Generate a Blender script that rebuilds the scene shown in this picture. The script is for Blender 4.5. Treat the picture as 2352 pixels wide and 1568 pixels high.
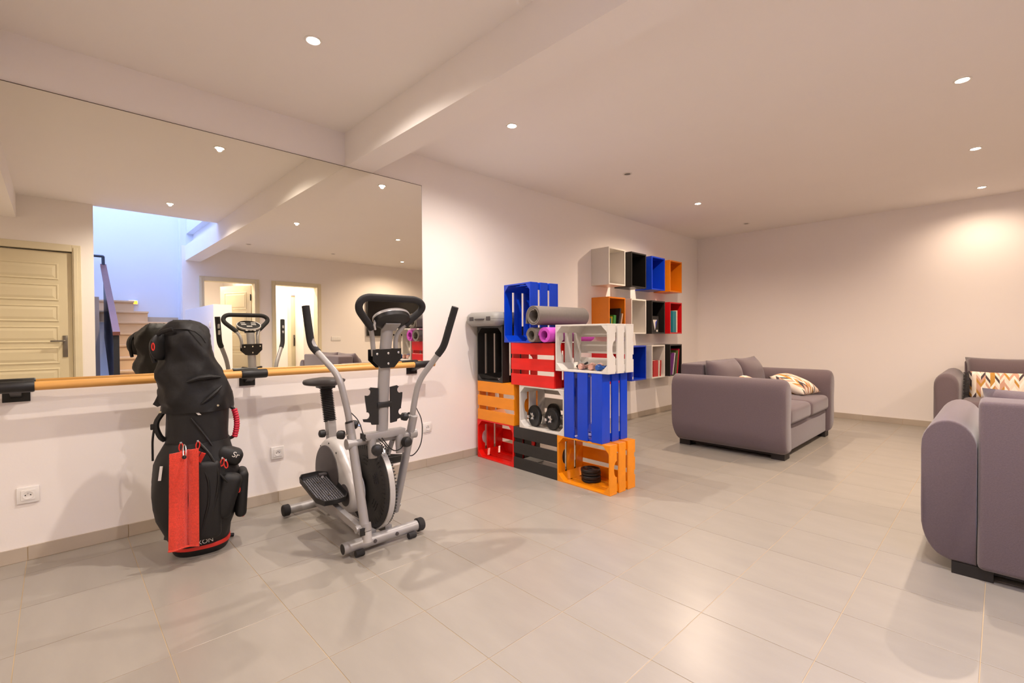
import bpy, bmesh, math, random
from mathutils import Vector, Matrix
random.seed(7)
PI = math.pi
for o in list(bpy.data.objects): bpy.data.objects.remove(o)
scene = bpy.context.scene
COL = scene.collection

# ---------------------------------------------------------------- camera
F_PX, W_PX, H_PX = 1086.05, 2352.0, 1568.0
CAM = Vector((3.446, 0.0, 1.137))
def basis(yaw, pitch, roll):
    f = Vector((-math.sin(yaw)*math.cos(pitch), math.cos(yaw)*math.cos(pitch), math.sin(pitch)))
    r = Vector((math.cos(yaw), math.sin(yaw), 0)); u = r.cross(f)
    return r*math.cos(roll)+u*math.sin(roll), u*math.cos(roll)-r*math.sin(roll), f
CR, CU, CF = basis(math.radians(46.011), math.radians(-0.860), math.radians(-0.294))
cd = bpy.data.cameras.new('camera'); cd.sensor_width = 36.0; cd.lens = F_PX/W_PX*36.0
cd.clip_start = 0.05; cd.clip_end = 100
cam = bpy.data.objects.new('camera', cd); COL.objects.link(cam)
M = Matrix((( CR.x, CU.x, -CF.x, CAM.x), (CR.y, CU.y, -CF.y, CAM.y), (CR.z, CU.z, -CF.z, CAM.z), (0,0,0,1)))
cam.matrix_world = M
scene.camera = cam
def project(P):
    d = Vector(P)-CAM; z = d.dot(CF)
    if z < 0.05: return None
    return (W_PX/2+F_PX*d.dot(CR)/z, H_PX/2-F_PX*d.dot(CU)/z)

# ---------------------------------------------------------------- world, exposure
world = bpy.data.worlds.new('world'); scene.world = world; world.use_nodes = True
bg = world.node_tree.nodes['Background']
bg.inputs[0].default_value = (0.36, 0.50, 1.0, 1); bg.inputs[1].default_value = 6.0
scene.view_settings.view_transform = 'Standard'
scene.view_settings.look = 'None'
scene.view_settings.gamma = 1.0
scene.view_settings.use_curve_mapping = False
scene.view_settings.exposure = 0.72
LAMP_W = 84.0
LAMP_COL = (1.0, 0.83, 0.70)
LAMP_NEAR = (1.0, 0.885, 0.80)      # whiter bulbs in the exercise half
LAMP_FAR = (1.0, 0.775, 0.59)       # warmer bulbs over the sofas

# ---------------------------------------------------------------- materials
MATS = {}
def lin(h):
    h = h.lstrip('#'); out = []
    for i in (0,2,4):
        c = int(h[i:i+2],16)/255
        out.append(c/12.92 if c <= 0.04045 else ((c+0.055)/1.055)**2.4)
    return tuple(out)+(1.0,)
def mat(name, col, rough=0.5, metal=0.0, var=0.06, scale=8.0, bump=0.0, bscale=60.0, spec=0.5, stretch=None, sheen=0.0, objrand=0.0):
    if name in MATS: return MATS[name]
    m = bpy.data.materials.new(name); m.use_nodes = True; MATS[name] = m
    nt = m.node_tree; N = nt.nodes; L = nt.links
    b = N['Principled BSDF']
    c = lin(col) if isinstance(col, str) else tuple(col)+((1.0,) if len(col)==3 else ())
    b.inputs['Roughness'].default_value = rough; b.inputs['Metallic'].default_value = metal
    b.inputs['Specular IOR Level'].default_value = spec
    if sheen: b.inputs['Sheen Weight'].default_value = sheen
    tc = N.new('ShaderNodeTexCoord'); mp = N.new('ShaderNodeMapping')
    L.new(tc.outputs['Object'], mp.inputs['Vector'])
    if stretch: mp.inputs['Scale'].default_value = stretch
    nz = N.new('ShaderNodeTexNoise'); nz.inputs['Scale'].default_value = scale; nz.inputs['Detail'].default_value = 5
    L.new(mp.outputs[0], nz.inputs['Vector'])
    mr = N.new('ShaderNodeMapRange'); L.new(nz.outputs['Fac'], mr.inputs[0])
    mr.inputs[1].default_value = 0.25; mr.inputs[2].default_value = 0.75
    mr.inputs[3].default_value = 1-var; mr.inputs[4].default_value = 1+var
    fac = mr.outputs[0]
    if objrand:
        oi = N.new('ShaderNodeObjectInfo'); mr2 = N.new('ShaderNodeMapRange')
        L.new(oi.outputs['Random'], mr2.inputs[0]); mr2.inputs[3].default_value = 1-objrand; mr2.inputs[4].default_value = 1+objrand
        mm = N.new('ShaderNodeMath'); mm.operation = 'MULTIPLY'; L.new(fac, mm.inputs[0]); L.new(mr2.outputs[0], mm.inputs[1]); fac = mm.outputs[0]
    mx = N.new('ShaderNodeVectorMath'); mx.operation = 'SCALE'; mx.inputs[0].default_value = c[:3]
    L.new(fac, mx.inputs['Scale']); L.new(mx.outputs[0], b.inputs['Base Color'])
    if bump:
        bn = N.new('ShaderNodeTexNoise'); bn.inputs['Scale'].default_value = bscale; bn.inputs['Detail'].default_value = 4
        L.new(mp.outputs[0], bn.inputs['Vector'])
        bp = N.new('ShaderNodeBump'); bp.inputs['Strength'].default_value = bump; bp.inputs['Distance'].default_value = 0.01
        L.new(bn.outputs['Fac'], bp.inputs['Height']); L.new(bp.outputs[0], b.inputs['Normal'])
    return m
def emis(name, col, strength):
    m = bpy.data.materials.new(name); m.use_nodes = True; MATS[name] = m
    nt = m.node_tree; b = nt.nodes['Principled BSDF']
    b.inputs['Base Color'].default_value = lin(col); b.inputs['Emission Color'].default_value = lin(col)
    b.inputs['Emission Strength'].default_value = strength
    return m

mat('wall_paint', '#f3ece7', 0.75, var=0.012, scale=1.5, bump=0.03, bscale=90)
mat('ceiling_paint', '#f7f1ec', 0.85, var=0.01, scale=1.5)
mat('stair_wall_paint', '#e4e6ee', 0.8, var=0.02, scale=1.2)
mat('shaded_wall_grey', '#94877f', 0.8, var=0.03)  # shade on the side wall of the stairs is put into this grey
mat('tile', '#9c958b', 0.30, var=0.07, scale=3.0, stretch=(1.0, 3.0, 1.0), bump=0.015, bscale=40, objrand=0.02)
mat('skirting_tile', '#b9ab9a', 0.45, var=0.06, scale=5.0, objrand=0.03)
mat('grout', '#bda786', 0.9, var=0.15, scale=4.0)
mat('mirror_glass', (0.90, 0.88, 0.79), 0.0, 1.0, var=0.0)
mat('mirror_edge', '#4d4136', 0.3, var=0.02)
mat('wood_rail', '#e0a659', 0.35, var=0.10, scale=6.0, stretch=(10, 0.6, 10))
mat('black_plastic', '#1b1a1b', 0.45, var=0.08)
mat('black_foam', '#211f20', 0.8, var=0.12, scale=40, bump=0.2, bscale=300)
mat('black_metal', '#191818', 0.4, metal=0.3, var=0.1)
mat('grey_paint', '#a3a09f', 0.42, metal=0.35, var=0.05)
mat('silver_plastic', '#c4c1bf', 0.32, metal=0.25, var=0.03)
mat('dark_grey_plastic', '#4a4546', 0.5, var=0.06)
mat('fan_plastic', '#2c2a29', 0.62, var=0.15, scale=90, bump=0.15, bscale=200)
mat('seat_vinyl', '#403c3c', 0.5, var=0.05)
mat('chrome', '#d8d8d8', 0.12, metal=1.0, var=0.02)
mat('white_plastic', '#eeeae5', 0.3, var=0.01)
mat('socket_hole', '#141212', 0.6, var=0.02)
mat('rubber', '#2a2829', 0.8, var=0.1)
mat('bag_fabric', '#100e0f', 0.6, var=0.25, scale=220, bump=0.12, bscale=500)
mat('bag_hood', '#110f10', 0.58, var=0.15, scale=160, bump=0.5, bscale=11, spec=0.4)
mat('pedal_tread', '#77757a', 0.5, var=0.08)
mat('bag_trim', '#0e0d0e', 0.5, var=0.1)
mat('bag_white', '#e9e5df', 0.5, var=0.01)
mat('red_grip', '#c9203c', 0.5, var=0.05)
mat('red_cord', '#e0352a', 0.5, var=0.05)
mat('towel', '#e8432d', 0.95, var=0.16, scale=120, bump=0.6, bscale=260, sheen=0.3)
mat('crate_red', '#e2150c', 0.28, var=0.10, scale=5, stretch=(1,4,4))
mat('crate_black', '#242221', 0.35, var=0.15, scale=40)
mat('crate_orange', '#ee8f0c', 0.3, var=0.06, scale=5, stretch=(1,4,4))
mat('crate_blue', '#0b3fc4', 0.2, var=0.07, scale=5, stretch=(4,4,1))
mat('crate_white', '#d9d3ca', 0.3, var=0.025, scale=5)
mat('cube_white', '#dfd9cf', 0.35, var=0.015)
mat('cube_black', '#211f1e', 0.35, var=0.15, scale=60)
mat('cube_blue', '#0c38b8', 0.3, var=0.06)
mat('cube_orange', '#d9790d', 0.35, var=0.05)
mat('cube_red', '#c8131a', 0.3, var=0.06)
mat('sofa_fabric', '#66575b', 0.95, var=0.10, scale=160, bump=0.25, bscale=420, sheen=0.35)
mat('sofa_leg', '#1c1716', 0.5, var=0.1)
mat('mat_grey', '#7b736c', 0.85, var=0.06, scale=60, bump=0.1, bscale=300)
mat('mat_grey_inner', '#5a564f', 0.85, var=0.06, scale=60)
mat('mat_purple', '#cc4fc0', 0.8, var=0.05, scale=60)
mat('case_grey', '#9c9a96', 0.5, var=0.03, bump=0.06, bscale=300)
mat('iron', '#1d1c1c', 0.5, metal=0.2, var=0.15, scale=60)
mat('pink_vinyl', '#c99a8c', 0.5, var=0.04)
mat('blue_vinyl', '#1d4f9c', 0.45, var=0.04)
mat('door_cream', '#dccfae', 0.45, var=0.02, scale=3)
mat('door_frame', '#dfd3b5', 0.5, var=0.02)
mat('handle_metal', '#8d867c', 0.3, metal=0.9, var=0.03)
mat('stone_step', '#e0bd95', 0.4, var=0.08, scale=3)  # warm lamplight on the steps is mixed into this stone colour
mat('dark_panel', '#22242c', 0.45, var=0.06)
mat('rail_wood', '#6b4038', 0.35, var=0.10)
mat('tv_black', '#0c0b0c', 0.12, var=0.02)
mat('page', '#e5dcc8', 0.8, var=0.03)
mat('lamp_trim', '#ece5de', 0.4, var=0.01)
emis('lamp_glow', '#fff3e2', 28.0)
mat('lamp_off', '#6f6862', 0.3, var=0.05)
emis('exit_glow', '#ffb11e', 5.0)

def cushion_material():
    m = bpy.data.materials.new('cushion_print'); m.use_nodes = True; MATS['cushion_print'] = m
    nt = m.node_tree; N = nt.nodes; L = nt.links; b = N['Principled BSDF']; b.inputs['Roughness'].default_value = 0.9
    tc = N.new('ShaderNodeTexCoord'); sp = N.new('ShaderNodeSeparateXYZ'); L.new(tc.outputs['Object'], sp.inputs[0])
    def math_(op, a, bb=None, v=None):
        n = N.new('ShaderNodeMath'); n.operation = op
        if hasattr(a, 'links'): L.new(a, n.inputs[0])
        else: n.inputs[0].default_value = a
        if bb is not None:
            if hasattr(bb, 'links'): L.new(bb, n.inputs[1])
            else: n.inputs[1].default_value = bb
        return n.outputs[0]
    u = math_('MULTIPLY', sp.outputs['X'], 15.0); v = math_('MULTIPLY', sp.outputs['Z'], 27.0)
    tri = math_('ABSOLUTE', math_('SUBTRACT', math_('FRACT', u), 0.5))
    v2 = math_('ADD', v, math_('MULTIPLY', tri, 3.4))
    cu = math_('FLOOR', math_('MULTIPLY', u, 2.0)); cv = math_('FLOOR', v2)
    cb = N.new('ShaderNodeCombineXYZ'); L.new(cu, cb.inputs[0]); L.new(cv, cb.inputs[1])
    wn = N.new('ShaderNodeTexWhiteNoise'); wn.noise_dimensions = '2D'; L.new(cb.outputs[0], wn.inputs['Vector'])
    cr = N.new('ShaderNodeValToRGB'); cr.color_ramp.interpolation = 'CONSTANT'
    el = cr.color_ramp.elements
    cols = [(0,'#e9dccb'),(0.30,'#c99c84'),(0.46,'#efe6da'),(0.60,'#bd8a3c'),(0.72,'#4a3f42'),(0.84,'#e3d3c2')]
    el[0].position = 0; el[0].color = lin(cols[0][1]); el[1].position = cols[1][0]; el[1].color = lin(cols[1][1])
    for ps, c in cols[2:]:
        e = el.new(ps); e.color = lin(c)
    L.new(wn.outputs['Value'], cr.inputs[0]); L.new(cr.outputs[0], b.inputs['Base Color'])
cushion_material()

# ---------------------------------------------------------------- mesh helpers
class MB:
    def __init__(s): s.v = []; s.f = []
    def add(s, vs, fs, T=None):
        n = len(s.v)
        s.v += [tuple(T @ Vector(v)) if T is not None else tuple(v) for v in vs]
        s.f += [[i+n for i in f] for f in fs]
        return s
    def box(s, cx, cy, cz, sx, sy, sz, T=None):
        x, y, z = sx/2, sy/2, sz/2
        vs = [(cx+a*x, cy+b*y, cz+c*z) for c in (-1,1) for b in (-1,1) for a in (-1,1)]
        return s.add(vs, [(0,2,3,1),(4,5,7,6),(0,1,5,4),(2,6,7,3),(0,4,6,2),(1,3,7,5)], T)
    def bb(s, x0, x1, y0, y1, z0, z1, T=None):
        return s.box((x0+x1)/2, (y0+y1)/2, (z0+z1)/2, abs(x1-x0), abs(y1-y0), abs(z1-z0), T)
    def rbox(s, cx, cy, cz, sx, sy, sz, r=0.02, seg=3, T=None):
        bm = bmesh.new(); bmesh.ops.create_cube(bm, size=1.0)
        bmesh.ops.scale(bm, vec=(sx, sy, sz), verts=bm.verts)
        bmesh.ops.bevel(bm, geom=list(bm.edges), offset=min(r, 0.49*min(sx,sy,sz)), segments=seg, profile=0.5, affect='EDGES')
        bmesh.ops.translate(bm, vec=(cx, cy, cz), verts=bm.verts)
        bm.verts.index_update()
        vs = [tuple(v.co) for v in bm.verts]; fs = [[v.index for v in f.verts] for f in bm.faces]; bm.free()
        return s.add(vs, fs, T)
    def prism(s, poly, a, b, axis='y', T=None):
        # poly in the plane perpendicular to axis: x -> (y,z), y -> (x,z), z -> (x,y)
        def p(q, t):
            return {'x': (t, q[0], q[1]), 'y': (q[0], t, q[1]), 'z': (q[0], q[1], t)}[axis]
        n = len(poly); vs = [p(q, a) for q in poly]+[p(q, b) for q in poly]
        fs = [list(range(n))[::-1], list(range(n, 2*n))]
        fs += [[i, (i+1) % n, (i+1) % n+n, i+n] for i in range(n)]
        return s.add(vs, fs, T)
    def loft(s, rings, cap=True, close=False, T=None):
        n = len(rings[0]); vs = [q for r in rings for q in r]; fs = []
        m = len(rings)
        for k in range(m if close else m-1):
            a, b = k*n, ((k+1) % m)*n
            for i in range(n):
                j = (i+1) % n; fs.append([a+i, a+j, b+j, b+i])
        if cap and not close:
            fs.append(list(range(n))[::-1]); fs.append([(m-1)*n+i for i in range(n)])
        return s.add(vs, fs, T)
    def tube(s, path, r, n=10, cap=True, close=False, T=None, flat=1.0, up=None):
        P = [Vector(q) for q in path]; m = len(P); rings = []
        R = r if isinstance(r, (list, tuple)) else [r]*m
        nrm = None
        for i in range(m):
            if close: t = (P[(i+1) % m]-P[i-1]).normalized()
            else: t = (P[min(i+1, m-1)]-P[max(i-1, 0)]).normalized()
            if nrm is None:
                h = Vector(up) if up else (Vector((0,0,1)) if abs(t.z) < 0.9 else Vector((1,0,0)))
                nrm = (h-t*h.dot(t)).normalized()
            else:
                nrm = (nrm-t*nrm.dot(t)).normalized()
            b = t.cross(nrm)
            rings.append([tuple(P[i]+nrm*(R[i]*math.cos(2*PI*k/n))+b*(R[i]*flat*math.sin(2*PI*k/n))) for k in range(n)])
        return s.loft(rings, cap, close, T)
    def cyl(s, p0, p1, r, n=16, r1=None): return s.tube([p0, p1], [r, r if r1 is None else r1], n)
    def lathe(s, prof, n=24, T=None, cap=True):
        rings = [[(r*math.cos(2*PI*k/n), r*math.sin(2*PI*k/n), z) for k in range(n)] for r, z in prof]
        return s.loft(rings, cap, False, T)
def smooth_path(pts, rad, seg=6):
    P = [Vector(p) for p in pts]; out = [P[0]]
    for i in range(1, len(P)-1):
        a, b, c = P[i-1], P[i], P[i+1]
        d1 = min(rad, (a-b).length*0.49); d2 = min(rad, (c-b).length*0.49)
        s0 = b+(a-b).normalized()*d1; s1 = b+(c-b).normalized()*d2
        for k in range(seg+1):
            t = k/seg; out.append(s0*(1-t)**2+b*2*t*(1-t)+s1*t*t)
    out.append(P[-1]); return out
def obj(name, mb, m, parent=None, smooth=35, T=None, bevel=0.0, seg=2):
    me = bpy.data.meshes.new(name); me.from_pydata([tuple(v) for v in mb.v], [], mb.f)
    bm = bmesh.new(); bm.from_mesh(me)
    bmesh.ops.recalc_face_normals(bm, faces=bm.faces)
    if bevel: bmesh.ops.bevel(bm, geom=[e for e in bm.edges if e.calc_face_angle(0) > 0.5], offset=bevel, segments=seg, profile=0.5, affect='EDGES', clamp_overlap=True)
    bm.to_mesh(me); bm.free()
    if m: me.materials.append(MATS[m] if isinstance(m, str) else m)
    if smooth:
        me.shade_smooth(); me.set_sharp_from_angle(angle=math.radians(smooth))
    o = bpy.data.objects.new(name, me); COL.objects.link(o)
    if parent is not None: o.parent = parent
    return o
def inst(src, parent=None, loc=None, rot=None, label=None):
    o = src.copy(); COL.objects.link(o); o.parent = parent
    if loc is not None: o.location = loc
    if rot is not None: o.rotation_euler = rot
    return o
def tag(o, label=None, cat=None, group=None, kind=None):
    if label: o['label'] = label
    if cat: o['category'] = cat
    if group: o['group'] = group
    if kind: o['kind'] = kind
    return o
def thing(name, label, cat, loc=(0,0,0), rz=0.0, group=None, rot=None):
    o = bpy.data.objects.new(name, None); COL.objects.link(o); o.empty_display_size = 0.05
    o.location = loc; o.rotation_euler = rot if rot else (0,0,rz)
    return tag(o, label, cat, group)
def struct(name, mb, m, parent=None, smooth=0):
    o = obj(name, mb, m, parent, smooth); 
    if parent is None: o['kind'] = 'structure'
    return o
def text_obj(name, body, size, m, parent, T, extrude=0.0006):
    cu = bpy.data.curves.new('t', 'FONT'); cu.body = body; cu.size = size; cu.extrude = extrude; cu.align_x = 'CENTER'; cu.align_y = 'CENTER'
    t = bpy.data.objects.new('t', cu); COL.objects.link(t)
    dg = bpy.context.evaluated_depsgraph_get()
    me = bpy.data.meshes.new_from_object(t.evaluated_get(dg)); bpy.data.objects.remove(t); bpy.data.curves.remove(cu)
    me.name = name; me.materials.clear(); me.materials.append(MATS[m]); me.transform(T)
    o = bpy.data.objects.new(name, me); COL.objects.link(o); o.parent = parent
    return o

# ================================================================ SETTING
ZC = 2.656; YF = 7.529; XR = 6.10; XD = 3.85; YB = -2.0
BY0, BY1, BZ = 1.588, 1.802, 2.406
GX, GY, TS = 0.2027, 0.2786, 0.40

# floor: grout bed with single tiles
fl = MB(); fl.bb(0, XR, BY1, YF, -0.08, -0.0015); fl.bb(0, XD+0.05, YB, BY1, -0.08, -0.0015); fl.bb(XD+0.05, XR, -1.0, BY1, -0.08, -0.0015); fl.bb(XR, 9.0, BY0, 6.0, -0.08, -0.0015)
floor = struct('floor', fl, 'grout')
def tile_mesh(mb, x0, x1, y0, y1, T=None):
    g = 0.0013; c = 0.0010
    x0 += g; x1 -= g; y0 += g; y1 -= g
    vs = [(x0,y0,-0.0014),(x1,y0,-0.0014),(x1,y1,-0.0014),(x0,y1,-0.0014),(x0,y0,-c/2),(x1,y0,-c/2),(x1,y1,-c/2),(x0,y1,-c/2),
          (x0+c,y0+c,0),(x1-c,y0+c,0),(x1-c,y1-c,0),(x0+c,y1-c,0)]
    fs = [(0,1,5,4),(1,2,6,5),(2,3,7,6),(3,0,4,7),(4,5,9,8),(5,6,10,9),(6,7,11,10),(7,4,8,11),(8,9,10,11)]
    return mb.add(vs, fs, T)
full = obj('tile', tile_mesh(MB(), 0, TS, 0, TS), 'tile', floor, 0)
first = True; rest = MB(); ntile = 0
for i in range(-2, 24):
    for j in range(-8, 20):
        x0 = GX+TS*(i-1); y0 = GY+TS*j; x1 = x0+TS; y1 = y0+TS
        cells = []
        for (ax, bx, ay, by) in ((0.012, XR, YB, YF-0.012), (XR, 9.0, BY0, 6.0)):
            a, b, c, d = max(x0, ax), min(x1, bx), max(y0, ay), min(y1, by)
            if b-a > 0.01 and d-c > 0.01: cells.append((a, b, c, d))
        for (a, b, c, d) in cells:
            vis = False
            if a < XD+0.4:
                for q in ((a,c),(b,c),(a,d),(b,d),((a+b)/2,(c+d)/2)):
                    pr = project((q[0], q[1], 0))
                    if pr and 0 <= pr[0] <= W_PX and 0 <= pr[1] <= H_PX: vis = True
            if vis and ntile < 298:
                ntile += 1
                if abs(b-a-TS) < 1e-4 and abs(d-c-TS) < 1e-4:
                    if first: full.location = (a, c, 0); first = False
                    else: inst(full, floor, (a, c, 0))
                else:
                    o = obj('tile', tile_mesh(MB(), 0, b-a, 0, d-c), 'tile', floor, 0); o.location = (a, c, 0)
            else: tile_mesh(rest, a, b, c, d)
tag(obj('tile_field', rest, 'tile', floor, 0), kind='stuff')

# ceiling and beams
ce = MB(); ce.bb(-0.2, XR+0.2, BY1-0.1, YF+0.2, ZC, ZC+0.2); ce.bb(-0.2, 3.93, YB-0.2, BY1-0.1, ZC, ZC+0.2)
struct('ceiling', ce, 'ceiling_paint')
struct('trim_1', MB().bb(0, XR, BY0, BY1, BZ, ZC), 'ceiling_paint')
struct('trim_2', MB().bb(0, XD, -0.55, -0.284, BZ, ZC), 'ceiling_paint')
# walls
struct('wall_left', MB().bb(-0.2, 0, YB-0.2, YF+0.2, -0.08, ZC), 'wall_paint')
struct('wall_far', MB().bb(0, XR+0.2, YF, YF+0.2, -0.08, ZC), 'wall_paint')
struct('wall_back', MB().bb(0, XD+0.2, YB-0.2, YB, -0.08, ZC), 'wall_paint')
# right wall with two door openings
D1 = (1.83, 2.66); D2 = (2.98, 3.80); DH = 2.11
wr = MB(); wr.bb(XR, XR+0.18, BY0-0.05, D1[0], -0.08, ZC); wr.bb(XR, XR+0.18, D1[1], D2[0], -0.08, ZC); wr.bb(XR, XR+0.18, D2[1], YF, -0.08, ZC)
wr.bb(XR, XR+0.18, D1[0], D1[1], DH, ZC); wr.bb(XR, XR+0.18, D2[0], D2[1], DH, ZC)
struct('wall_right', wr, 'wall_paint')
# wall with the closed door beside the stairs
dy0, dy1 = -0.66, 0.165
wd = MB(); wd.bb(XD, XD+0.16, YB, dy0, -0.08, ZC); wd.bb(XD, XD+0.16, dy1, 0.33, -0.08, ZC); wd.bb(XD, XD+0.16, dy0, dy1, 2.11, ZC)
wd.bb(XD+0.10, XD+0.16, dy0, dy1, -0.08, 2.11)
struct('wall_door', wd, 'wall_paint')
# low wall between the stairs and the room
hw = struct('wall_half', MB().bb(4.14, XR, 1.575, 1.80, 0, 1.575), 'wall_paint')
# stairwell shell (open to the sky above)
sw = MB(); sw.bb(6.32, 6.5, -1.2, 1.52, -0.08, 5.2); sw.bb(XR+0.02, 6.5, 1.52, 1.60, -0.08, 5.2); sw.bb(XD+0.16, 6.5, -1.4, -1.2, -0.08, 5.2)
sw.bb(3.73, 3.93, -1.2, 1.6, ZC+0.2, 5.2); sw.bb(3.73, XR+0.2, BY0+0.02, BY0+0.2, ZC+0.2, 5.2); sw.bb(XR, 6.3, 1.60, 1.79, ZC, 5.2)
struct('wall_stairwell', sw, 'stair_wall_paint')
# rooms behind the two doorways
rm = MB(); rm.bb(8.9, 9.1, 1.62, 4.5, -0.08, 2.75); rm.bb(XR+0.18, 9.0, 1.62, 1.74, -0.08, 2.75); rm.bb(XR+0.18, 9.0, 2.76, 2.86, -0.08, 2.75)
rm.bb(XR+0.18, 7.5, 4.30, 4.42, -0.08, 2.75); rm.bb(7.4, 7.5, 2.86, 3.70, -0.08, 2.70); rm.bb(7.4, 7.5, 3.70, 4.45, 2.05, 2.70); rm.bb(6.90, 7.37, 3.80, 4.30, -0.08, 2.70); rm.bb(XR+0.18, 9.1, 1.62, 4.5, 2.70, 2.82)
struct('wall_backroom', rm, 'wall_paint')

# skirting tiles
def skirting(name, p0, p1, nrm, off):
    p0 = Vector(p0); p1 = Vector(p1); L = (p1-p0).length; d = (p1-p0)/L; n = Vector(nrm)
    back = MB(); a = p0+n*0.0005; b = p1+n*0.0005
    vs = [a, b, b+n*0.0075, a+n*0.0075]
    back.prism([(v.x, v.y) for v in vs], 0.0, 0.069, 'z')
    root = struct(name, back, 'grout')
    t = off
    cuts = [0.0]+[x for x in [off+TS*k for k in range(-2, 40)] if 0.02 < x < L-0.02]+[L]
    for u, w in zip(cuts[:-1], cuts[1:]):
        q0 = p0+d*(u+0.0015); q1 = p0+d*(w-0.0015); h = 0.0705+random.uniform(-0.001, 0.001)
        m = MB(); poly = [q0+n*0.001, q1+n*0.001, q1+n*0.0105, q0+n*0.0105]
        m.prism([(v.x, v.y) for v in poly], 0.0, h, 'z')
        obj('skirting_tile', m, 'skirting_tile', root, 0)
skirting('baseboard_left', (0, YB, 0), (0, YF, 0), (1,0,0), 1.883+0.4)
skirting('baseboard_far', (0.012, YF, 0), (XR, YF, 0), (0,-1,0), 0.19)
skirting('baseboard_right', (XR, 3.9, 0), (XR, YF-0.012, 0), (-1,0,0), 0.2)

# ---------------------------------------------------------------- downlights
def downlight(x, y, on, label, power=1.0, col=LAMP_COL):
    t = thing('downlight', label, 'ceiling light', (x, y, ZC), group='recessed ceiling spotlights')
    prof = [(0.028,-0.001),(0.041,-0.001),(0.043,-0.004),(0.041,-0.007),(0.033,-0.006),(0.030,-0.002)]
    rings = [[(r*math.cos(2*PI*k/28), r*math.sin(2*PI*k/28), z) for k in range(28)] for r, z in prof]
    obj('trim_ring', MB().loft(rings, close=True), 'lamp_trim', t)
    obj('lens', MB().lathe([(0.029,-0.0008),(0.029,-0.004),(0.02,-0.0055)], 24), 'lamp_glow' if on else 'lamp_off', t)
    if on:
        ld = bpy.data.lights.new('downlight_beam', 'SPOT'); ld.energy = LAMP_W*power; ld.color = col
        ld.spot_size = math.radians(158); ld.spot_blend = 0.75; ld.shadow_soft_size = 0.018
        lo = bpy.data.objects.new('downlight_beam', ld); COL.objects.link(lo); lo.parent = t; lo.location = (0, 0, -0.012)
for x, y, on, lb in [
    (0.975, 0.975, 1, 'lit recessed spotlight nearest the mirror, in front of the ceiling beam'),
    (0.960, 2.410, 1, 'lit recessed spotlight just past the beam above the crate stack'),
    (0.965, 3.930, 0, 'unlit dark recessed spotlight past the crate stack, nearer the beam'),
    (0.968, 5.424, 1, 'lit recessed spotlight in front of the wall cubes'),
    (0.977, 6.904, 0, 'unlit dark recessed spotlight near the far corner'),
    (3.200, 0.965, 1, 'lit recessed spotlight near the stair opening, seen in the mirror'),
    (3.210, 2.370, 1, 'lit recessed spotlight past the beam by the half wall, seen in the mirror'),
    (3.270, 3.950, 1, 'lit recessed spotlight at upper right, largest above the sofas'),
    (3.284, 5.500, 1, 'lit recessed spotlight at right, second from the far wall'),
    (3.289, 7.010, 1, 'lit recessed spotlight at right, closest to the far wall'),
    (5.270, 2.330, 0, 'unlit recessed spotlight near the first doorway, seen in the mirror'),
    (5.250, 3.750, 0, 'unlit recessed spotlight near the television wall, seen in the mirror'),
    (5.230, 5.200, 1, 'lit recessed spotlight in front of the television, seen in the mirror')]:
    downlight(x, y, on, lb, 0.32 if y > 6.5 else (0.78 if x < 1.2 and y < 3 else 1.0), LAMP_NEAR if y < 3 else (LAMP_COL if y < 5 else LAMP_FAR))
# one lamp each in the two rooms behind the doorways
for x, y, lb, pw in [(7.1, 2.15, 'lit spotlight in the cream room behind the left doorway', 1.4), (6.75, 3.45, 'lit spotlight in the white passage behind the right doorway', 1.3), (2.0, -1.3, 'lit spotlight behind the photographer near the back wall', 0.8)]:
    zz = ZC if x < 6 else 2.70
    ZS = ZC; ZC = zz; downlight(x, y, 1, lb, pw, (1.0, 0.88, 0.76) if x > 6 else LAMP_COL); ZC = ZS

# ---------------------------------------------------------------- doors
def panel_door(name, w, h, m, parent_kind=True, npan=8, handle_side=1, frame_w=0.07):
    # local: x along width (0..w), y thickness (front -y), z up
    root = bpy.data.objects.new(name, None); COL.objects.link(root); root.empty_display_size = 0.1
    if parent_kind: root['kind'] = 'structure'
    obj('door_leaf', MB().bb(0, w, 0, 0.04, 0.008, h), m, root, 0)
    ph = (h-0.10-0.12)/npan
    src = None
    for k in range(npan):
        z0 = 0.12+ph*k
        for side in (0, 1):
            y = 0.0 if side == 0 else 0.04; s = -1 if side == 0 else 1
            if src is None:
                mb = MB(); W2 = w-0.22; H2 = ph-0.05
                def R(i, d): return [(i, d, i), (W2-i, d, i), (W2-i, d, H2-i), (i, d, H2-i)]
                mb.loft([R(0, 0), R(0.004, -0.007), R(0.014, -0.007), R(0.022, -0.002), R(0.05, -0.008)])
                src = obj('door_panel', mb, m, root, 0); o = src
            else: o = inst(src, root)
            o.location = (0.11 if s < 0 else w-0.11, y, z0+0.025); o.rotation_euler = (0, 0, 0 if s < 0 else PI)
    hx = w-0.065 if handle_side > 0 else 0.065; s = -1 if handle_side > 0 else 1
    for yy, sg in ((0, -1), (0.04, 1)):
        hd = obj('handle_plate', MB().rbox(hx, yy+sg*0.004, 1.03, 0.042, 0.008, 0.24, 0.003, 2), 'handle_metal', root)
        obj('lever', MB().tube(smooth_path([(hx, yy+sg*0.006, 1.09), (hx, yy+sg*0.05, 1.09), (hx+s*0.12, yy+sg*0.05, 1.088)], 0.012), 0.009, 10), 'handle_metal', hd)
    return root
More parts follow.
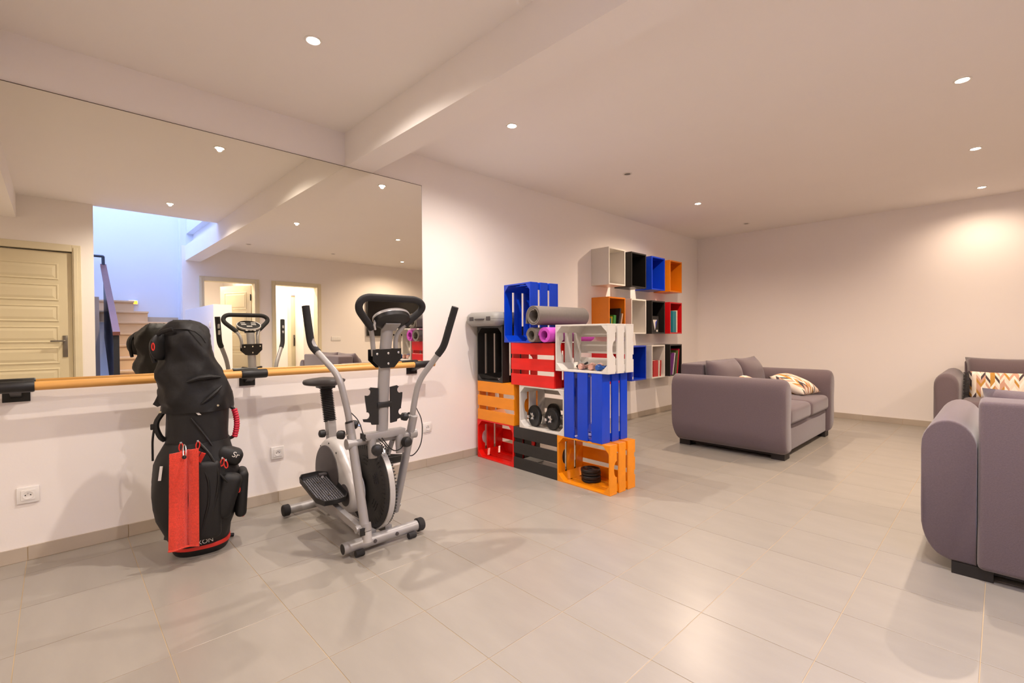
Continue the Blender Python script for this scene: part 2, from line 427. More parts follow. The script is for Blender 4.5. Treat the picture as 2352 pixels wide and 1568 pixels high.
def door_frame(name, x, y0, y1, h, into, depth=0.18):
    # frame around an opening in a wall facing -x at x; opening y0..y1
    r = bpy.data.objects.new(name, None); COL.objects.link(r); r['kind'] = 'structure'
    w = 0.075
    for (a, b) in ((y0-w+0.02, y0+0.02), (y1-0.02, y1+w-0.02)):
        obj('jamb', MB().bb(x-0.018, x-0.0005, a, b, 0.0, h+w-0.02), 'door_frame', r, 0, bevel=0.003)
        obj('stop_bead', MB().bb(x-0.026, x-0.018, a+0.012, b-0.03, 0.0, h+w-0.05), 'door_frame', r, 0, bevel=0.002)
    obj('head', MB().bb(x-0.018, x-0.0005, y0+0.0205, y1-0.0205, h-0.02, h+w-0.02), 'door_frame', r, 0, bevel=0.003)
    for (a, b) in ((y0, y0+0.02), (y1-0.02, y1)):
        obj('lining', MB().bb(x+0.001, x+depth, a+0.001, b-0.001, 0.0, h-0.021), 'door_frame', r, 0)
    obj('lining', MB().bb(x+0.001, x+depth, y0+0.001, y1-0.001, h-0.02, h-0.001), 'door_frame', r, 0)
    return r
door_frame('door_1', XD, dy0, dy1, 2.11, 1, 0.06)
d = panel_door('door_2', 0.78, 2.075, 'door_cream', npan=8, handle_side=-1); d.location = (XD+0.015, dy1-0.022, 0.0); d.rotation_euler = (0, 0, -PI/2)
door_frame('door_3', XR, D1[0], D1[1], DH, 1)
d = panel_door('door_4', 0.78, 2.08, 'door_cream', npan=5, handle_side=1); d.location = (XR+0.20, D1[1]-0.03, 0.0); d.rotation_euler = (0, 0, math.radians(-26))
for z in (0.3, 1.25, 1.85):
    obj('hinge', MB().cyl((0, -0.004, z-0.06), (0, -0.004, z+0.06), 0.012, 10), 'black_metal', d)
door_frame('door_5', XR, D2[0], D2[1], DH, 1)
# further door in the passage behind the right doorway
door_frame('door_6', 7.4, 3.70, 4.40, 2.05, 1, 0.09)
d = panel_door('door_7', 0.65, 2.02, 'door_cream', npan=8, handle_side=1); d.location = (7.43, 4.375, 0.0); d.rotation_euler = (0, 0, -PI/2)
for z in (0.3, 1.25, 1.85):
    obj('hinge', MB().cyl((0.655, -0.004, z-0.06), (0.655, -0.004, z+0.06), 0.012, 10), 'black_metal', d)

# ---------------------------------------------------------------- stairs
st = thing('staircase', 'pale stone staircase climbing into the bluish daylit stairwell', 'stairs', (3.9, 0.6, 0))
for n in range(1, 9):
    x = 0.27*(n-1)
    obj('riser', MB().bb(x+0.012, x+0.282 if n < 8 else 2.38, 0.0, 0.97, 0.17*(n-1), 0.17*n-0.03), 'stone_step', st, 0)
    obj('tread', MB().bb(x-0.012, x+0.283 if n < 8 else 2.39, 0.0, 0.97, 0.17*n-0.03, 0.17*n), 'stone_step', st, 0, bevel=0.004)
for k, (a, yy) in enumerate(((2.10, 0.46), (2.24, 0.30))):
    obj('riser', MB().bb(a+0.01, 2.38, -0.55, yy, 1.36+0.17*k, 1.50+0.17*k), 'stone_step', st, 0)
    obj('tread', MB().bb(a-0.01, 2.39, -0.55, yy+0.01, 1.50+0.17*k, 1.53+0.17*k), 'stone_step', st, 0, bevel=0.004)
sk = MB(); sk.bb(2.36, 2.395, 0.47, 0.90, 1.36, 1.45)
obj('wall_skirting', sk, 'skirting_tile', st, 0)
struct('wall_stringer', MB().bb(4.85, 5.95, 0.06, 0.42, 0.0, 1.66), 'shaded_wall_grey')
br = thing('stair_balustrade', 'dark panel balustrade with a brown wooden handrail beside the stairs', 'railing', (4.22, 0.54, 0))
obj('panel', MB().prism([(0.0, 0.0), (0.05, 0.0), (1.74, 1.12), (1.74, 2.00), (0.03, 1.16), (0.0, 1.10)], -0.012, 0.012, 'y'), 'dark_panel', br, 0)
obj('newel_post', MB().bb(-0.05, 0.03, -0.03, 0.03, 0.0, 1.15), 'dark_panel', br, 0, bevel=0.004)
obj('handrail', MB().loft([[(x, -0.035+dy, z+dz) for dy, dz in ((0,0),(0.07,0),(0.07,0.045),(0,0.045))] for x, z in ((-0.08, 1.15),(-0.06, 1.165),(1.9, 2.20))]), 'rail_wood', br, 0)
obj('upper_bar', MB().tube(smooth_path([(1.88, 0.0, 2.22), (1.90, 0.0, 2.36), (1.92, -0.45, 2.36)], 0.01), 0.02, 8), 'dark_panel', br, 0)
el = thing('emergency_light', 'small glowing amber emergency light low on the stairwell wall', 'light', (6.318, 0.91, 1.685))
obj('housing', MB().rbox(-0.012, 0, 0, 0.024, 0.13, 0.07, 0.006, 2), 'white_plastic', el)
obj('glow_lens', MB().rbox(-0.027, 0, 0, 0.008, 0.10, 0.045, 0.003, 2), 'exit_glow', el)

# ---------------------------------------------------------------- mirror and barre
mr = thing('wall_mirror', 'huge frameless wall mirror above the ballet barre', 'mirror', (0, 0, 0.905))
MY0, MY1, MZ = -1.6, 2.257, 2.402-0.905
obj('glass', MB().bb(0.0085, 0.0095, MY0, MY1, 0, MZ), 'mirror_glass', mr, 0)
obj('backing', MB().bb(0.0005, 0.008, MY0+0.002, MY1-0.002, 0.002, MZ-0.002), 'mirror_edge', mr, 0)
obj('edge', MB().bb(0.0005, 0.0095, MY1+0.0002, MY1+0.003, 0, MZ), 'silver_plastic', mr, 0)
obj('edge', MB().bb(0.0005, 0.0096, MY0, MY1+0.003, MZ+0.0002, MZ+0.004), 'mirror_edge', mr, 0)
ba = thing('ballet_barre', 'long wooden ballet barre with black sleeves in front of the mirror', 'barre', (0.112, 0, 0.893))
obj('rail', MB().cyl((0, -1.5, 0), (0, 2.30, 0), 0.0225, 24), 'wood_rail', ba)
for k, (y0, y1, p0, p1) in enumerate(((-0.28, -0.078, -0.195, -0.096), (0.84, 0.99, 0.856, 0.949), (2.104, 2.265, 2.10, 2.20))):
    obj('sleeve', MB().tube([(0, y0, 0), (0, y0+0.006, 0), (0, y1-0.006, 0), (0, y1, 0)], [0.026, 0.029, 0.029, 0.026], 24), 'black_plastic', ba)
    br_ = obj('wall_bracket', MB().bb(-0.1115, -0.105, p0, p1, -0.083, -0.0255), 'black_metal', ba, 0, bevel=0.001)
    obj('bracket_arm', MB().prism([(-0.105, -0.063), (-0.105, -0.043), (-0.02, -0.018), (0.0, -0.021), (0.0, -0.03)], (p0+p1)/2-0.02, (p0+p1)/2+0.02, 'y'), 'black_metal', br_, 0)

# ---------------------------------------------------------------- sockets
def socket(y, z, label, w=0.083):
    t = thing('power_socket', label, 'socket', (0.0, y, z), group='wall sockets below the mirror')
    pl = obj('cover_plate', MB().rbox(0.005, 0, 0, 0.009, w, w, 0.003, 2), 'white_plastic', t)
    obj('frame', MB().rbox(0.0105, 0, 0, 0.003, 0.052, 0.052, 0.001, 1), 'white_plastic', pl)
    Tm = Matrix.Rotation(PI/2, 4, 'Y')
    obj('insert', MB().lathe([(0.021, 0.011), (0.021, 0.0135), (0.0185, 0.0135), (0.017, 0.0125), (0.001, 0.0125)], 28, Tm), 'white_plastic', t)
    for s in (-1, 1): obj('pin_hole', MB().cyl((0.0122, s*0.0095, 0), (0.0130, s*0.0095, 0), 0.0028, 10), 'socket_hole', t)
    obj('earth_pin', MB().cyl((0.012, 0, 0.010), (0.022, 0, 0.010), 0.0024, 8), 'chrome', t)
socket(-0.112, 0.333, 'white wall socket left of the golf bag')
socket(1.083, 0.336, 'white wall socket between the golf bag and the elliptical trainer')
socket(2.300, 0.338, 'white wall socket between the elliptical trainer and the crates')
t = thing('double_socket', 'white double socket on the opposite wall beside the television, seen in the mirror', 'socket', (XR, 4.16, 1.07))
obj('cover_plate', MB().rbox(-0.006, 0, 0, 0.011, 0.20, 0.085, 0.003, 2), 'white_plastic', t)
for s in (-0.05, 0.05): obj('insert', MB().rbox(-0.0125, s, 0, 0.003, 0.05, 0.05, 0.001, 1), 'white_plastic', t)
t = thing('light_switch', 'white light switch on the side of the half wall by the stairs', 'switch', (4.36, 1.575, 1.30))
obj('cover_plate', MB().rbox(0, -0.005, 0, 0.085, 0.009, 0.085, 0.003, 2), 'white_plastic', t)
obj('rocker', MB().rbox(0, -0.011, 0, 0.05, 0.004, 0.05, 0.001, 1), 'white_plastic', t)
# television on the opposite wall
t = thing('television', 'flat black television on the opposite wall, seen in the mirror', 'television', (XR, 5.55, 1.13))
obj('casing', MB().rbox(-0.045, 0, 0.40, 0.05, 1.46, 0.82, 0.006, 2), 'black_plastic', t)
obj('screen', MB().bb(-0.0725, -0.0705, -0.715, 0.715, 0.015, 0.80), 'tv_black', t, 0)
obj('wall_mount', MB().bb(-0.0195, -0.0005, -0.2, 0.2, 0.2, 0.6), 'black_metal', t, 0)
# ================================================================ CRATES
CW, CH, CD, CT = 0.498, 0.355, 0.31, 0.012
BW = 0.082; BG = (CD-CT-3*BW)/2          # side boards and gaps
SBW = 0.095; SBG = (CH-3*SBW)/2          # base boards and gaps
def board(x0, x1, y0, y1, z0, z1): return MB().bb(x0, x1, y0, y1, z0, z1)
def notched(sx):
    # end board next to the opening, with the half-round hand hold in its inner edge
    pts = [(-CD/2, -CH/2+CT), (-CD/2, CH/2-CT), (-CD/2+BW, CH/2-CT)]
    for k in range(13):
        a = PI/2-PI*k/12; pts.append((-CD/2+BW-0.034*math.cos(a), 0.058*math.sin(a)))
    pts.append((-CD/2+BW, -CH/2+CT))
    x = sx*(CW/2-CT/2)
    return MB().prism(pts, x-CT/2, x+CT/2, 'x')
CRATE_MESH = {}
def crate_parts():
    out = []
    for sx in (-1, 1):
        x0, x1 = (-CW/2, -CW/2+CT) if sx < 0 else (CW/2-CT, CW/2)
        out.append(('board', notched(sx)))
        for k in (1, 2):
            y0 = -CD/2+k*(BW+BG); out.append(('board', board(x0, x1, y0, y0+BW, -CH/2+CT, CH/2-CT)))
    for sz in (-1, 1):
        z0, z1 = (-CH/2, -CH/2+CT) if sz < 0 else (CH/2-CT, CH/2)
        for k in range(3):
            y0 = -CD/2+k*(BW+BG); out.append(('board', board(-CW/2, CW/2, y0, y0+BW, z0, z1)))
    for k in range(3):
        z0 = -CH/2+k*(SBW+SBG); out.append(('base_board', board(-CW/2, CW/2, CD/2-CT+0.0003, CD/2, z0, z0+SBW)))
    leg = 0.05
    for sx in (-1, 1):
        for sz in (-1, 1):
            xa, za = sx*(CW/2-CT-0.0002), sz*(CH/2-CT-0.0002)
            out.append(('corner_post', MB().prism([(xa, za), (xa-sx*leg, za), (xa, za-sz*leg)], -CD/2+0.0004, CD/2-CT, 'y')))
    return out
def crate(colour, x0, zb, yfront, rz, label, flip=False, stand=False):
    w, h = (CH, CW) if stand else (CW, CH)
    cx = x0+w/2; ca, sa = math.cos(rz), math.sin(rz)
    loc = Vector((cx-sa*CD/2, yfront+ca*CD/2, zb))
    t = thing('wooden_crate', label, 'crate', loc, rz, 'painted wooden crates in the stack')
    T = Matrix.Translation((0, 0, h/2)) @ (Matrix.Rotation(PI, 4, 'Z') if flip else Matrix.Identity(4)) @ (Matrix.Rotation(PI/2, 4, 'Y') if stand else Matrix.Identity(4))
    key = (colour, flip, stand)
    if key not in CRATE_MESH:
        L = []
        for nm, mb in crate_parts():
            mb.v = [tuple(T @ Vector(v)) for v in mb.v]
            L.append(obj(nm, mb, 'crate_'+colour, t, 0, bevel=0.0012, seg=1))
        CRATE_MESH[key] = L
    else:
        for s in CRATE_MESH[key]: inst(s, t)
    return t
RZ = math.radians(-1.77)
def yfr(x): return 2.8207-0.0308*x
crate('red', 0.056, 0.0, yfr(0.30), RZ, 'red crate with open front on the floor against the wall')
crate('black', 0.5555, 0.0, yfr(0.80), RZ, 'black crate on the floor between the red and orange crates', flip=True)
crate('orange', 1.055, 0.0, yfr(1.30), RZ, 'orange crate on the floor holding the stack of weight plates')
crate('orange', 0.062, 0.3555, yfr(0.30), RZ, 'orange crate with slats facing out, on the red crate by the wall', flip=True)
crate('white', 0.628, 0.3555, yfr(0.87), RZ, 'white crate holding the two black dumbbells')
crate('blue', 1.132, 0.3555, yfr(1.30)-0.004, RZ, 'blue crate standing on end on the orange floor crate', flip=True, stand=True)
crate('black', 0.060, 0.711, yfr(0.23), RZ, 'black crate standing on end beneath the grey case', stand=True)
crate('red', 0.530, 0.711, yfr(0.77)-0.002, RZ, 'red crate with slats facing out beneath the rolled mats', flip=True)
crate('white', 1.046, 0.854, yfr(1.28)-0.006, RZ, 'white crate at the top right holding the small pink weights')
crate('blue', 0.430, 1.0665, 2.797, math.radians(-6.0), 'blue crate standing on end at the very top of the stack', stand=True)

# grey plastic case on the black crate
t = thing('tool_case', 'grey plastic carrying case lying on the black crate', 'case', (0.216, 2.89, 1.2115), math.radians(2))
def case_shell(z0, z1, inset0, inset1):
    rings = []
    for z, i in ((z0, inset0), (z0+(z1-z0)*0.35, inset0*0.35), (z0+(z1-z0)*0.7, inset1*0.3), (z1, inset1)):
        r = 0.05; w, d = 0.205-i, 0.175-i; ring = []
        for cx, cy, a0 in ((w-r, d-r, 0), (-w+r, d-r, PI/2), (-w+r, -d+r, PI), (w-r, -d+r, 1.5*PI)):
            for k in range(6): ring.append((cx+r*math.cos(a0+k*PI/10), cy+r*math.sin(a0+k*PI/10), z))
        rings.append(ring)
    return MB().loft(rings)
obj('lower_shell', case_shell(0.0, 0.063, 0.030, 0.0), 'case_grey', t, 50)
obj('lid', case_shell(0.065, 0.124, 0.0, 0.028), 'case_grey', t, 50)
for x in (-0.11, 0.11): obj('latch', MB().rbox(x, -0.176, 0.066, 0.05, 0.012, 0.036, 0.004, 2), 'dark_grey_plastic', t)
obj('handle', MB().tube(smooth_path([(-0.05,-0.172,0.06),(-0.05,-0.19,0.06),(0.05,-0.19,0.06),(0.05,-0.172,0.06)], 0.012), 0.008, 8), 'dark_grey_plastic', t)

# rolled yoga mats
def rolled_mat(x, z, r, turns, th, m, label, rz=0.0, tail=0.0, y0=2.72, length=0.58):
    t = thing('yoga_mat', label, 'mat', (x, y0, z), rz, 'rolled mats on the red crate')
    n = int(turns*26); pts_o, pts_i = [], []
    for k in range(n+1):
        a = 2*PI*turns*k/n; rr = r-(r*0.36)*(1-k/n)
        ph = a-2*PI*turns+PI*1.02
        pts_o.append((rr*math.cos(ph), rr*math.sin(ph))); pts_i.append(((rr-th)*math.cos(ph), (rr-th)*math.sin(ph)))
    if tail:
        pts_o += [(pts_o[-1][0]-0.004, pts_o[-1][1]-tail)]; pts_i += [(pts_i[-1][0]-0.004, pts_o[-1][1])]
    vs, fs = [], []
    for o, i in zip(pts_o, pts_i): vs += [(o[0], 0, o[1]), (i[0], 0, i[1]), (o[0], length, o[1]), (i[0], length, i[1])]
    q = len(pts_o)
    for k in range(q-1):
        a, b = 4*k, 4*k+4
        fs += [(a, b, b+2, a+2), (a+1, a+3, b+3, b+1), (a, a+1, b+1, b), (a+2, b+2, b+3, a+3)]
    fs += [(0, 2, 3, 1), (4*q-4, 4*q-3, 4*q-1, 4*q-2)]
    obj('rolled_sheet', MB().add(vs, fs), m, t, 40)
    return t
rolled_mat(0.850, 1.0675+0.063, 0.063, 2.6, 0.008, 'mat_grey', 'small grey rolled mat under the large roll, against the blue crate', rz=math.radians(-4.5))
rolled_mat(0.979, 1.0675+0.063, 0.063, 2.7, 0.009, 'mat_purple', 'purple rolled mat on the red crate', y0=2.73, rz=0.0)
rolled_mat(0.889, 1.2935-0.011, 0.083, 2.3, 0.009, 'mat_grey', 'large grey rolled mat lying on top of the other two rolls', rz=math.radians(-3.5), tail=0.055, y0=2.70, length=0.58)

# weight plates, dumbbells
for k in range(4):
    t = thing('weight_plate', ['lowest black weight plate of the stack in the orange crate', 'second black weight plate from the bottom in the orange crate', 'third black weight plate from the bottom in the orange crate', 'topmost black weight plate in the orange crate'][k], 'weight', (1.265+0.004*math.sin(k*2), 2.94+0.004*math.cos(k*3), 0.0125+0.0245*k), k*0.7, 'weight plates in the orange crate')
    pr = [(0.014,0.002),(0.024,0.0),(0.030,0.006),(0.056,0.006),(0.062,0.0),(0.070,0.0),(0.0745,0.005),(0.0745,0.019),(0.070,0.024),(0.062,0.024),(0.056,0.018),(0.030,0.018),(0.024,0.024),(0.014,0.022)]
    rings = [[(r*math.cos(2*PI*i/32), r*math.sin(2*PI*i/32), z) for i in range(32)] for r, z in pr]
    obj('disc', MB().loft(rings, close=True), 'iron', t, 40)
def dumbbell(x, y, z, rz, label):
    t = thing('dumbbell', label, 'dumbbell', (x, y, z), rz, 'black dumbbells in the white crate')
    R = Matrix.Rotation(-PI/2, 4, 'X')
    obj('bar', MB().cyl((0, -0.165, 0), (0, 0.165, 0), 0.0125, 16), 'chrome', t)
    for s in (-1, 1):
        pr = [(0.013,-0.016),(0.022,-0.016),(0.028,-0.011),(0.070,-0.011),(0.076,-0.015),(0.085,-0.015),(0.088,-0.010),(0.088,0.010),(0.085,0.015),(0.076,0.015),(0.070,0.011),(0.028,0.011),(0.022,0.016),(0.013,0.016)]
        rings = [[(r*math.cos(2*PI*i/32), zz+s*0.095, r*math.sin(2*PI*i/32)) for i in range(32)] for r, zz in pr]
        obj('plate', MB().loft(rings, close=True), 'iron', t, 40)
        star = [((0.031 if i % 4 in (0, 1) else 0.022)*math.cos(2*PI*i/24), (0.031 if i % 4 in (0, 1) else 0.022)*math.sin(2*PI*i/24)) for i in range(24)]
        a = s*0.113; obj('star_collar', MB().prism(star, a, a+s*0.014, 'y'), 'chrome', t, 0, bevel=0.001)
dumbbell(0.765, 2.965, 0.3685+0.0885, math.radians(-14), 'black dumbbell with chrome star collar nearer the wall in the white crate')
dumbbell(0.968, 2.955, 0.3685+0.0885, math.radians(-13), 'black dumbbell partly hidden behind the blue crate, in the white crate')
def small_dumbbell(x, y, z, rz, m, label):
    t = thing('hand_weight', label, 'dumbbell', (x, y, z), rz, 'small hand weights in the top white crate')
    hexa = [(0.026*math.cos(PI/6+k*PI/3), 0.026*math.sin(PI/6+k*PI/3)) for k in range(6)]
    hexs = [(0.020*math.cos(PI/6+k*PI/3), 0.020*math.sin(PI/6+k*PI/3)) for k in range(6)]
    for s in (-1, 1):
        rings = [[(px, s*d, pz) for px, pz in h] for h, d in ((hexs, 0.038), (hexa, 0.046), (hexa, 0.074), (hexs, 0.082))]
        obj('head', MB().loft(rings), m, t, 0)
    obj('grip', MB().cyl((0, -0.038, 0), (0, 0.038, 0), 0.0135, 14), m, t)
zf = 0.854+CT+0.0005
small_dumbbell(1.238, 2.930, zf+0.0225, math.radians(-6), 'pink_vinyl', 'small pink hand weight on the left in the top white crate')
small_dumbbell(1.318, 2.935, zf+0.0225, math.radians(4), 'pink_vinyl', 'small pink hand weight beside the blue one in the top white crate')
small_dumbbell(1.405, 2.925, zf+0.0225, math.radians(-10), 'blue_vinyl', 'small blue hand weight in the top white crate')
t = thing('jump_rope', 'black rolled up rope with handle in the top white crate', 'rope', (1.165, 2.96, zf))
coil = []
for k in range(90):
    a = k*0.42; coil.append((0.034*math.cos(a)*(1+0.1*math.sin(k*1.7)), 0.034*math.sin(a)+0.01*math.sin(k*0.9), 0.006+0.0002*k))
obj('rope', MB().tube(coil, 0.005, 6), 'rubber', t)
obj('handle', MB().tube([(0.03,-0.02,0.03),(0.05,0.01,0.05)], [0.007,0.009], 10), 'black_plastic', t)
t = thing('metal_chain', 'short silver chain lying in the upright black crate', 'chain', (0.25, 2.93, 0.711+CT+0.0005))
for k in range(9):
    a = k*0.55; P = Vector((-0.06+0.015*k, 0.02*math.sin(a*1.6), 0.005))
    R = Matrix.Translation(P) @ Matrix.Rotation(0.5*math.sin(a), 4, 'Z') @ Matrix.Rotation(0.9*(k % 2), 4, 'X')
    ring = [(0.011*math.cos(2*PI*i/14), 0.006*math.sin(2*PI*i/14), 0) for i in range(14)]
    obj('link', MB().tube(ring, 0.0018, 6, close=True, T=R), 'chrome', t)
t = thing('paper_tag', 'small white paper tag inside the red floor crate', 'tag', (0.345, 3.10, 0.10), 0)
tg = obj('card', MB().bb(-0.012, 0.012, -0.0015, 0.0, -0.03, 0.03), 'white_plastic', t, 0)
for k in range(3): obj('print_line', MB().bb(-0.006, 0.008, -0.0019, -0.0015, -0.02+0.016*k, -0.013+0.016*k), 'cube_red', t, 0)

# ================================================================ WALL CUBES
QW, QH, QD, QT = 0.35, 0.44, 0.25, 0.018
cube_src = {}
def wall_cube(col, y, z, label):
    t = thing('wall_cube', label, 'shelf', (0.0005, y, z), 0, 'coloured cube shelves on the wall')
    if col not in cube_src:
        L = []
        L.append(obj('top_board', MB().bb(0, QD, 0, QW, QH-QT, QH), 'cube_'+col, t, 0, bevel=0.0012, seg=1))
        L.append(obj('bottom_board', MB().bb(0, QD, 0, QW, 0, QT), 'cube_'+col, t, 0, bevel=0.0012, seg=1))
        L.append(obj('side_board', MB().bb(0, QD, 0, QT, QT, QH-QT), 'cube_'+col, t, 0, bevel=0.0012, seg=1))
        L.append(obj('side_board', MB().bb(0, QD, QW-QT, QW, QT, QH-QT), 'cube_'+col, t, 0, bevel=0.0012, seg=1))
        L.append(obj('back_panel', MB().bb(0, 0.005, QT, QW-QT, QT, QH-QT), 'cube_'+col, t, 0))
        cube_src[col] = L
    else:
        for s in cube_src[col]: inst(s, t)
QY = [4.663, 5.150, 5.640, 6.130]; QZ = [1.718, 1.135, 0.545]
rows = [['white','black','blue','orange'], ['orange','white','black','red'], ['red','blue','white','black']]
CL = {(0,0):'empty white wall cube at the left end of the top row',(0,1):'empty black wall cube in the top row',(0,2):'empty blue wall cube in the top row',(0,3):'empty orange wall cube at the right end of the top row',
      (1,0):'orange wall cube holding green and black books',(1,1):'white wall cube with one thin black book in the middle row',(1,2):'black wall cube with a printed box in the middle row',(1,3):'red wall cube with a teal book in the middle row',
      (2,0):'red wall cube mostly hidden behind the white crate',(2,1):'blue wall cube in the bottom row beside the crates',(2,2):'white wall cube holding red books in the bottom row',(2,3):'black wall cube holding leaning magazines in the bottom row'}
for r in range(3):
    for c in range(4): wall_cube(rows[r][c], QY[c], QZ[r], CL[(r,c)])
def book(y, z, th, h, dep, col, label, lean=0.0, x=0.09):
    # spine towards +x, thickness along y, leaning about x
    nm = 'book_cover_'+col.strip('#')
    mat(nm, col, 0.45, var=0.05, scale=20)
    t = thing('book', label, 'book', (x, y, z), 0, 'books in the wall cubes', rot=(lean, 0, 0))
    mb = MB(); mb.bb(0, dep, 0, 0.002, 0, h); mb.bb(0, dep, th-0.002, th, 0, h); mb.bb(dep-0.002, dep, 0.0021, th-0.0021, 0, h)
    obj('cover', mb, nm, t, 0)
    obj('pages', MB().bb(0.004, dep-0.0025, 0.0025, th-0.0025, 0.003, h-0.003), 'page', t, 0)
    return t
zs = [z+QT+0.0006 for z in QZ]
b = QY[0]+QT+0.045
book(b, zs[1], 0.012, 0.17, 0.14, '#2a7f86', 'thin teal book at the left of the orange wall cube')
book(b+0.018, zs[1], 0.010, 0.19, 0.14, '#d9c73a', 'thin yellow book beside the teal one in the orange wall cube', lean=-0.05)
book(b+0.036, zs[1], 0.050, 0.21, 0.15, '#2f7d33', 'thick green book in the orange wall cube', lean=-0.08)
book(b+0.125, zs[1], 0.022, 0.30, 0.15, '#1d1b1e', 'tall black book leaning in the orange wall cube', lean=-0.22)
book(b+0.175, zs[1], 0.020, 0.24, 0.15, '#c9a98c', 'beige book at the right of the orange wall cube', lean=-0.25)
book(QY[1]+QT+0.012, zs[1], 0.022, 0.19, 0.14, '#2b2626', 'thin black book at the left of the middle row white cube')
t = thing('printed_box', 'black printed box with a white and blue triangle in the black wall cube', 'box', (0.13, QY[2]+QT+0.06, zs[1]))
obj('carton', MB().bb(0, 0.08, 0, 0.17, 0, 0.22), 'black_plastic', t, 0)
obj('triangle_print', MB().prism([(0.02, 0.17), (0.125, 0.17), (0.072, 0.03)], 0.0801, 0.0806, 'x'), 'cube_white', t, 0)
obj('triangle_print', MB().prism([(0.085, 0.135), (0.135, 0.175), (0.085, 0.05)], 0.0807, 0.0811, 'x'), 'cube_blue', t, 0)
obj('label_print', MB().bb(0.0801, 0.0806, 0.11, 0.15, 0.01, 0.035), 'cube_white', t, 0)
book(QY[3]+0.10, zs[1], 0.10, 0.30, 0.15, '#1f7f8e', 'large teal book in the red wall cube')
book(QY[3]+0.205, zs[1], 0.030, 0.31, 0.15, '#e6e0c8', 'pale cream book beside the teal one in the red wall cube')
t = thing('small_carton', 'small white and blue carton at the left of the bottom row blue cube', 'box', (0.12, QY[1]+QT+0.02, zs[2]))
obj('carton', MB().bb(0, 0.09, 0, 0.07, 0, 0.17), 'cube_white', t, 0); obj('blue_band', MB().bb(0.0901, 0.0906, 0.005, 0.065, 0.03, 0.09), 'cube_blue', t, 0)
b = QY[2]+QT+0.01
book(b+0.004, zs[2], 0.012, 0.06, 0.14, '#d8b21f', 'low yellow booklet at the left of the bottom row white cube', lean=0.0)
book(b+0.03, zs[2], 0.125, 0.215, 0.15, '#b3161d', 'thick red binder in the bottom row white cube')
book(b+0.170, zs[2], 0.020, 0.215, 0.15, '#e9e0d0', 'white book right of the red binder', lean=-0.06)
book(b+0.205, zs[2], 0.025, 0.215, 0.15, '#b5221f', 'thin red book at the right of the bottom row white cube', lean=-0.08)
b = QY[3]+QT
book(b+0.055, zs[2], 0.016, 0.31, 0.15, '#7b3f80', 'purple magazine leaning in the bottom row black cube', lean=-0.22)
book(b+0.085, zs[2], 0.012, 0.31, 0.15, '#ded8d2', 'white magazine leaning in the bottom row black cube', lean=-0.22)
book(b+0.125, zs[2], 0.020, 0.30, 0.15, '#34302c', 'dark magazine leaning in the bottom row black cube', lean=-0.20)
book(b+0.170, zs[2], 0.018, 0.34, 0.15, '#5c6b34', 'olive magazine leaning in the bottom row black cube', lean=-0.17)
book(b+0.215, zs[2], 0.014, 0.36, 0.15, '#c01836', 'crimson magazine at the right of the bottom row black cube', lean=-0.15)

# ================================================================ SOFAS
SL, SD = 1.74, 1.05
def arm_profile(sx):
    # cross-section (x, z); sx=-1 left arm with its outer side at -SL/2
    w = 0.195; P = []
    P += [(w, 0.055), (0.10, 0.055)]
    for k in range(1, 8):
        a = k/8; P.append((0.095*(1-math.sin(a*PI/2)), 0.06+0.20*(1-math.cos(a*PI/2))))
    P += [(0.0, 0.30), (0.0, 0.46), (0.0, 0.58)]
    for k in range(1, 14):
        a = PI-PI*k/14; P.append((w/2+w/2*math.cos(a), 0.60+0.125*math.sin(a)))
    P += [(w, 0.58), (w, 0.3)]
    return [(sx*(SL/2-x), z) for x, z in P]
def inset_ring(P, e, y):
    cx = sum(p[0] for p in P)/len(P); cz = 0.38; out = []
    for x, z in P:
        dx, dz = x-cx, z-cz; L = math.hypot(dx, dz)
        k = max(0.0, (L-e)/L); zz = cz+dz*k
        yy = y-0.06*max(0.0, 1-zz/0.28)**1.6 if y > SD*0.3 else y
        out.append((cx+dx*k, yy, zz))
    return out
def soft_box(sx, sy, sz, r, puff=0.02, nx=14, ny=12):
    # rounded cushion block, base at z=0, crown puffed upwards
    mb = MB(); bm = bmesh.new(); bmesh.ops.create_cube(bm, size=1.0)
    bmesh.ops.scale(bm, vec=(sx, sy, sz), verts=bm.verts)
    bmesh.ops.bevel(bm, geom=list(bm.edges), offset=r, segments=4, profile=0.5, affect='EDGES')
    bmesh.ops.subdivide_edges(bm, edges=[e for e in bm.edges if e.calc_length() > 0.1], cuts=5, use_grid_fill=True)
    for v in bm.verts:
        u, w = min(1, abs(v.co.x)/(sx/2)), min(1, abs(v.co.y)/(sy/2)); q = min(1, abs(v.co.z)/(sz/2))
        if v.co.z > 0: v.co.z += puff*(1-u*u)*(1-w*w)
        v.co.y -= math.copysign(1, -v.co.y)*puff*0.4*(1-u*u)*(1-q*q) if w > 0.6 else 0
    bm.verts.index_update()
    vs = [tuple(v.co) for v in bm.verts]; fs = [[v.index for v in f.verts] for f in bm.faces]; bm.free()
    return vs, fs
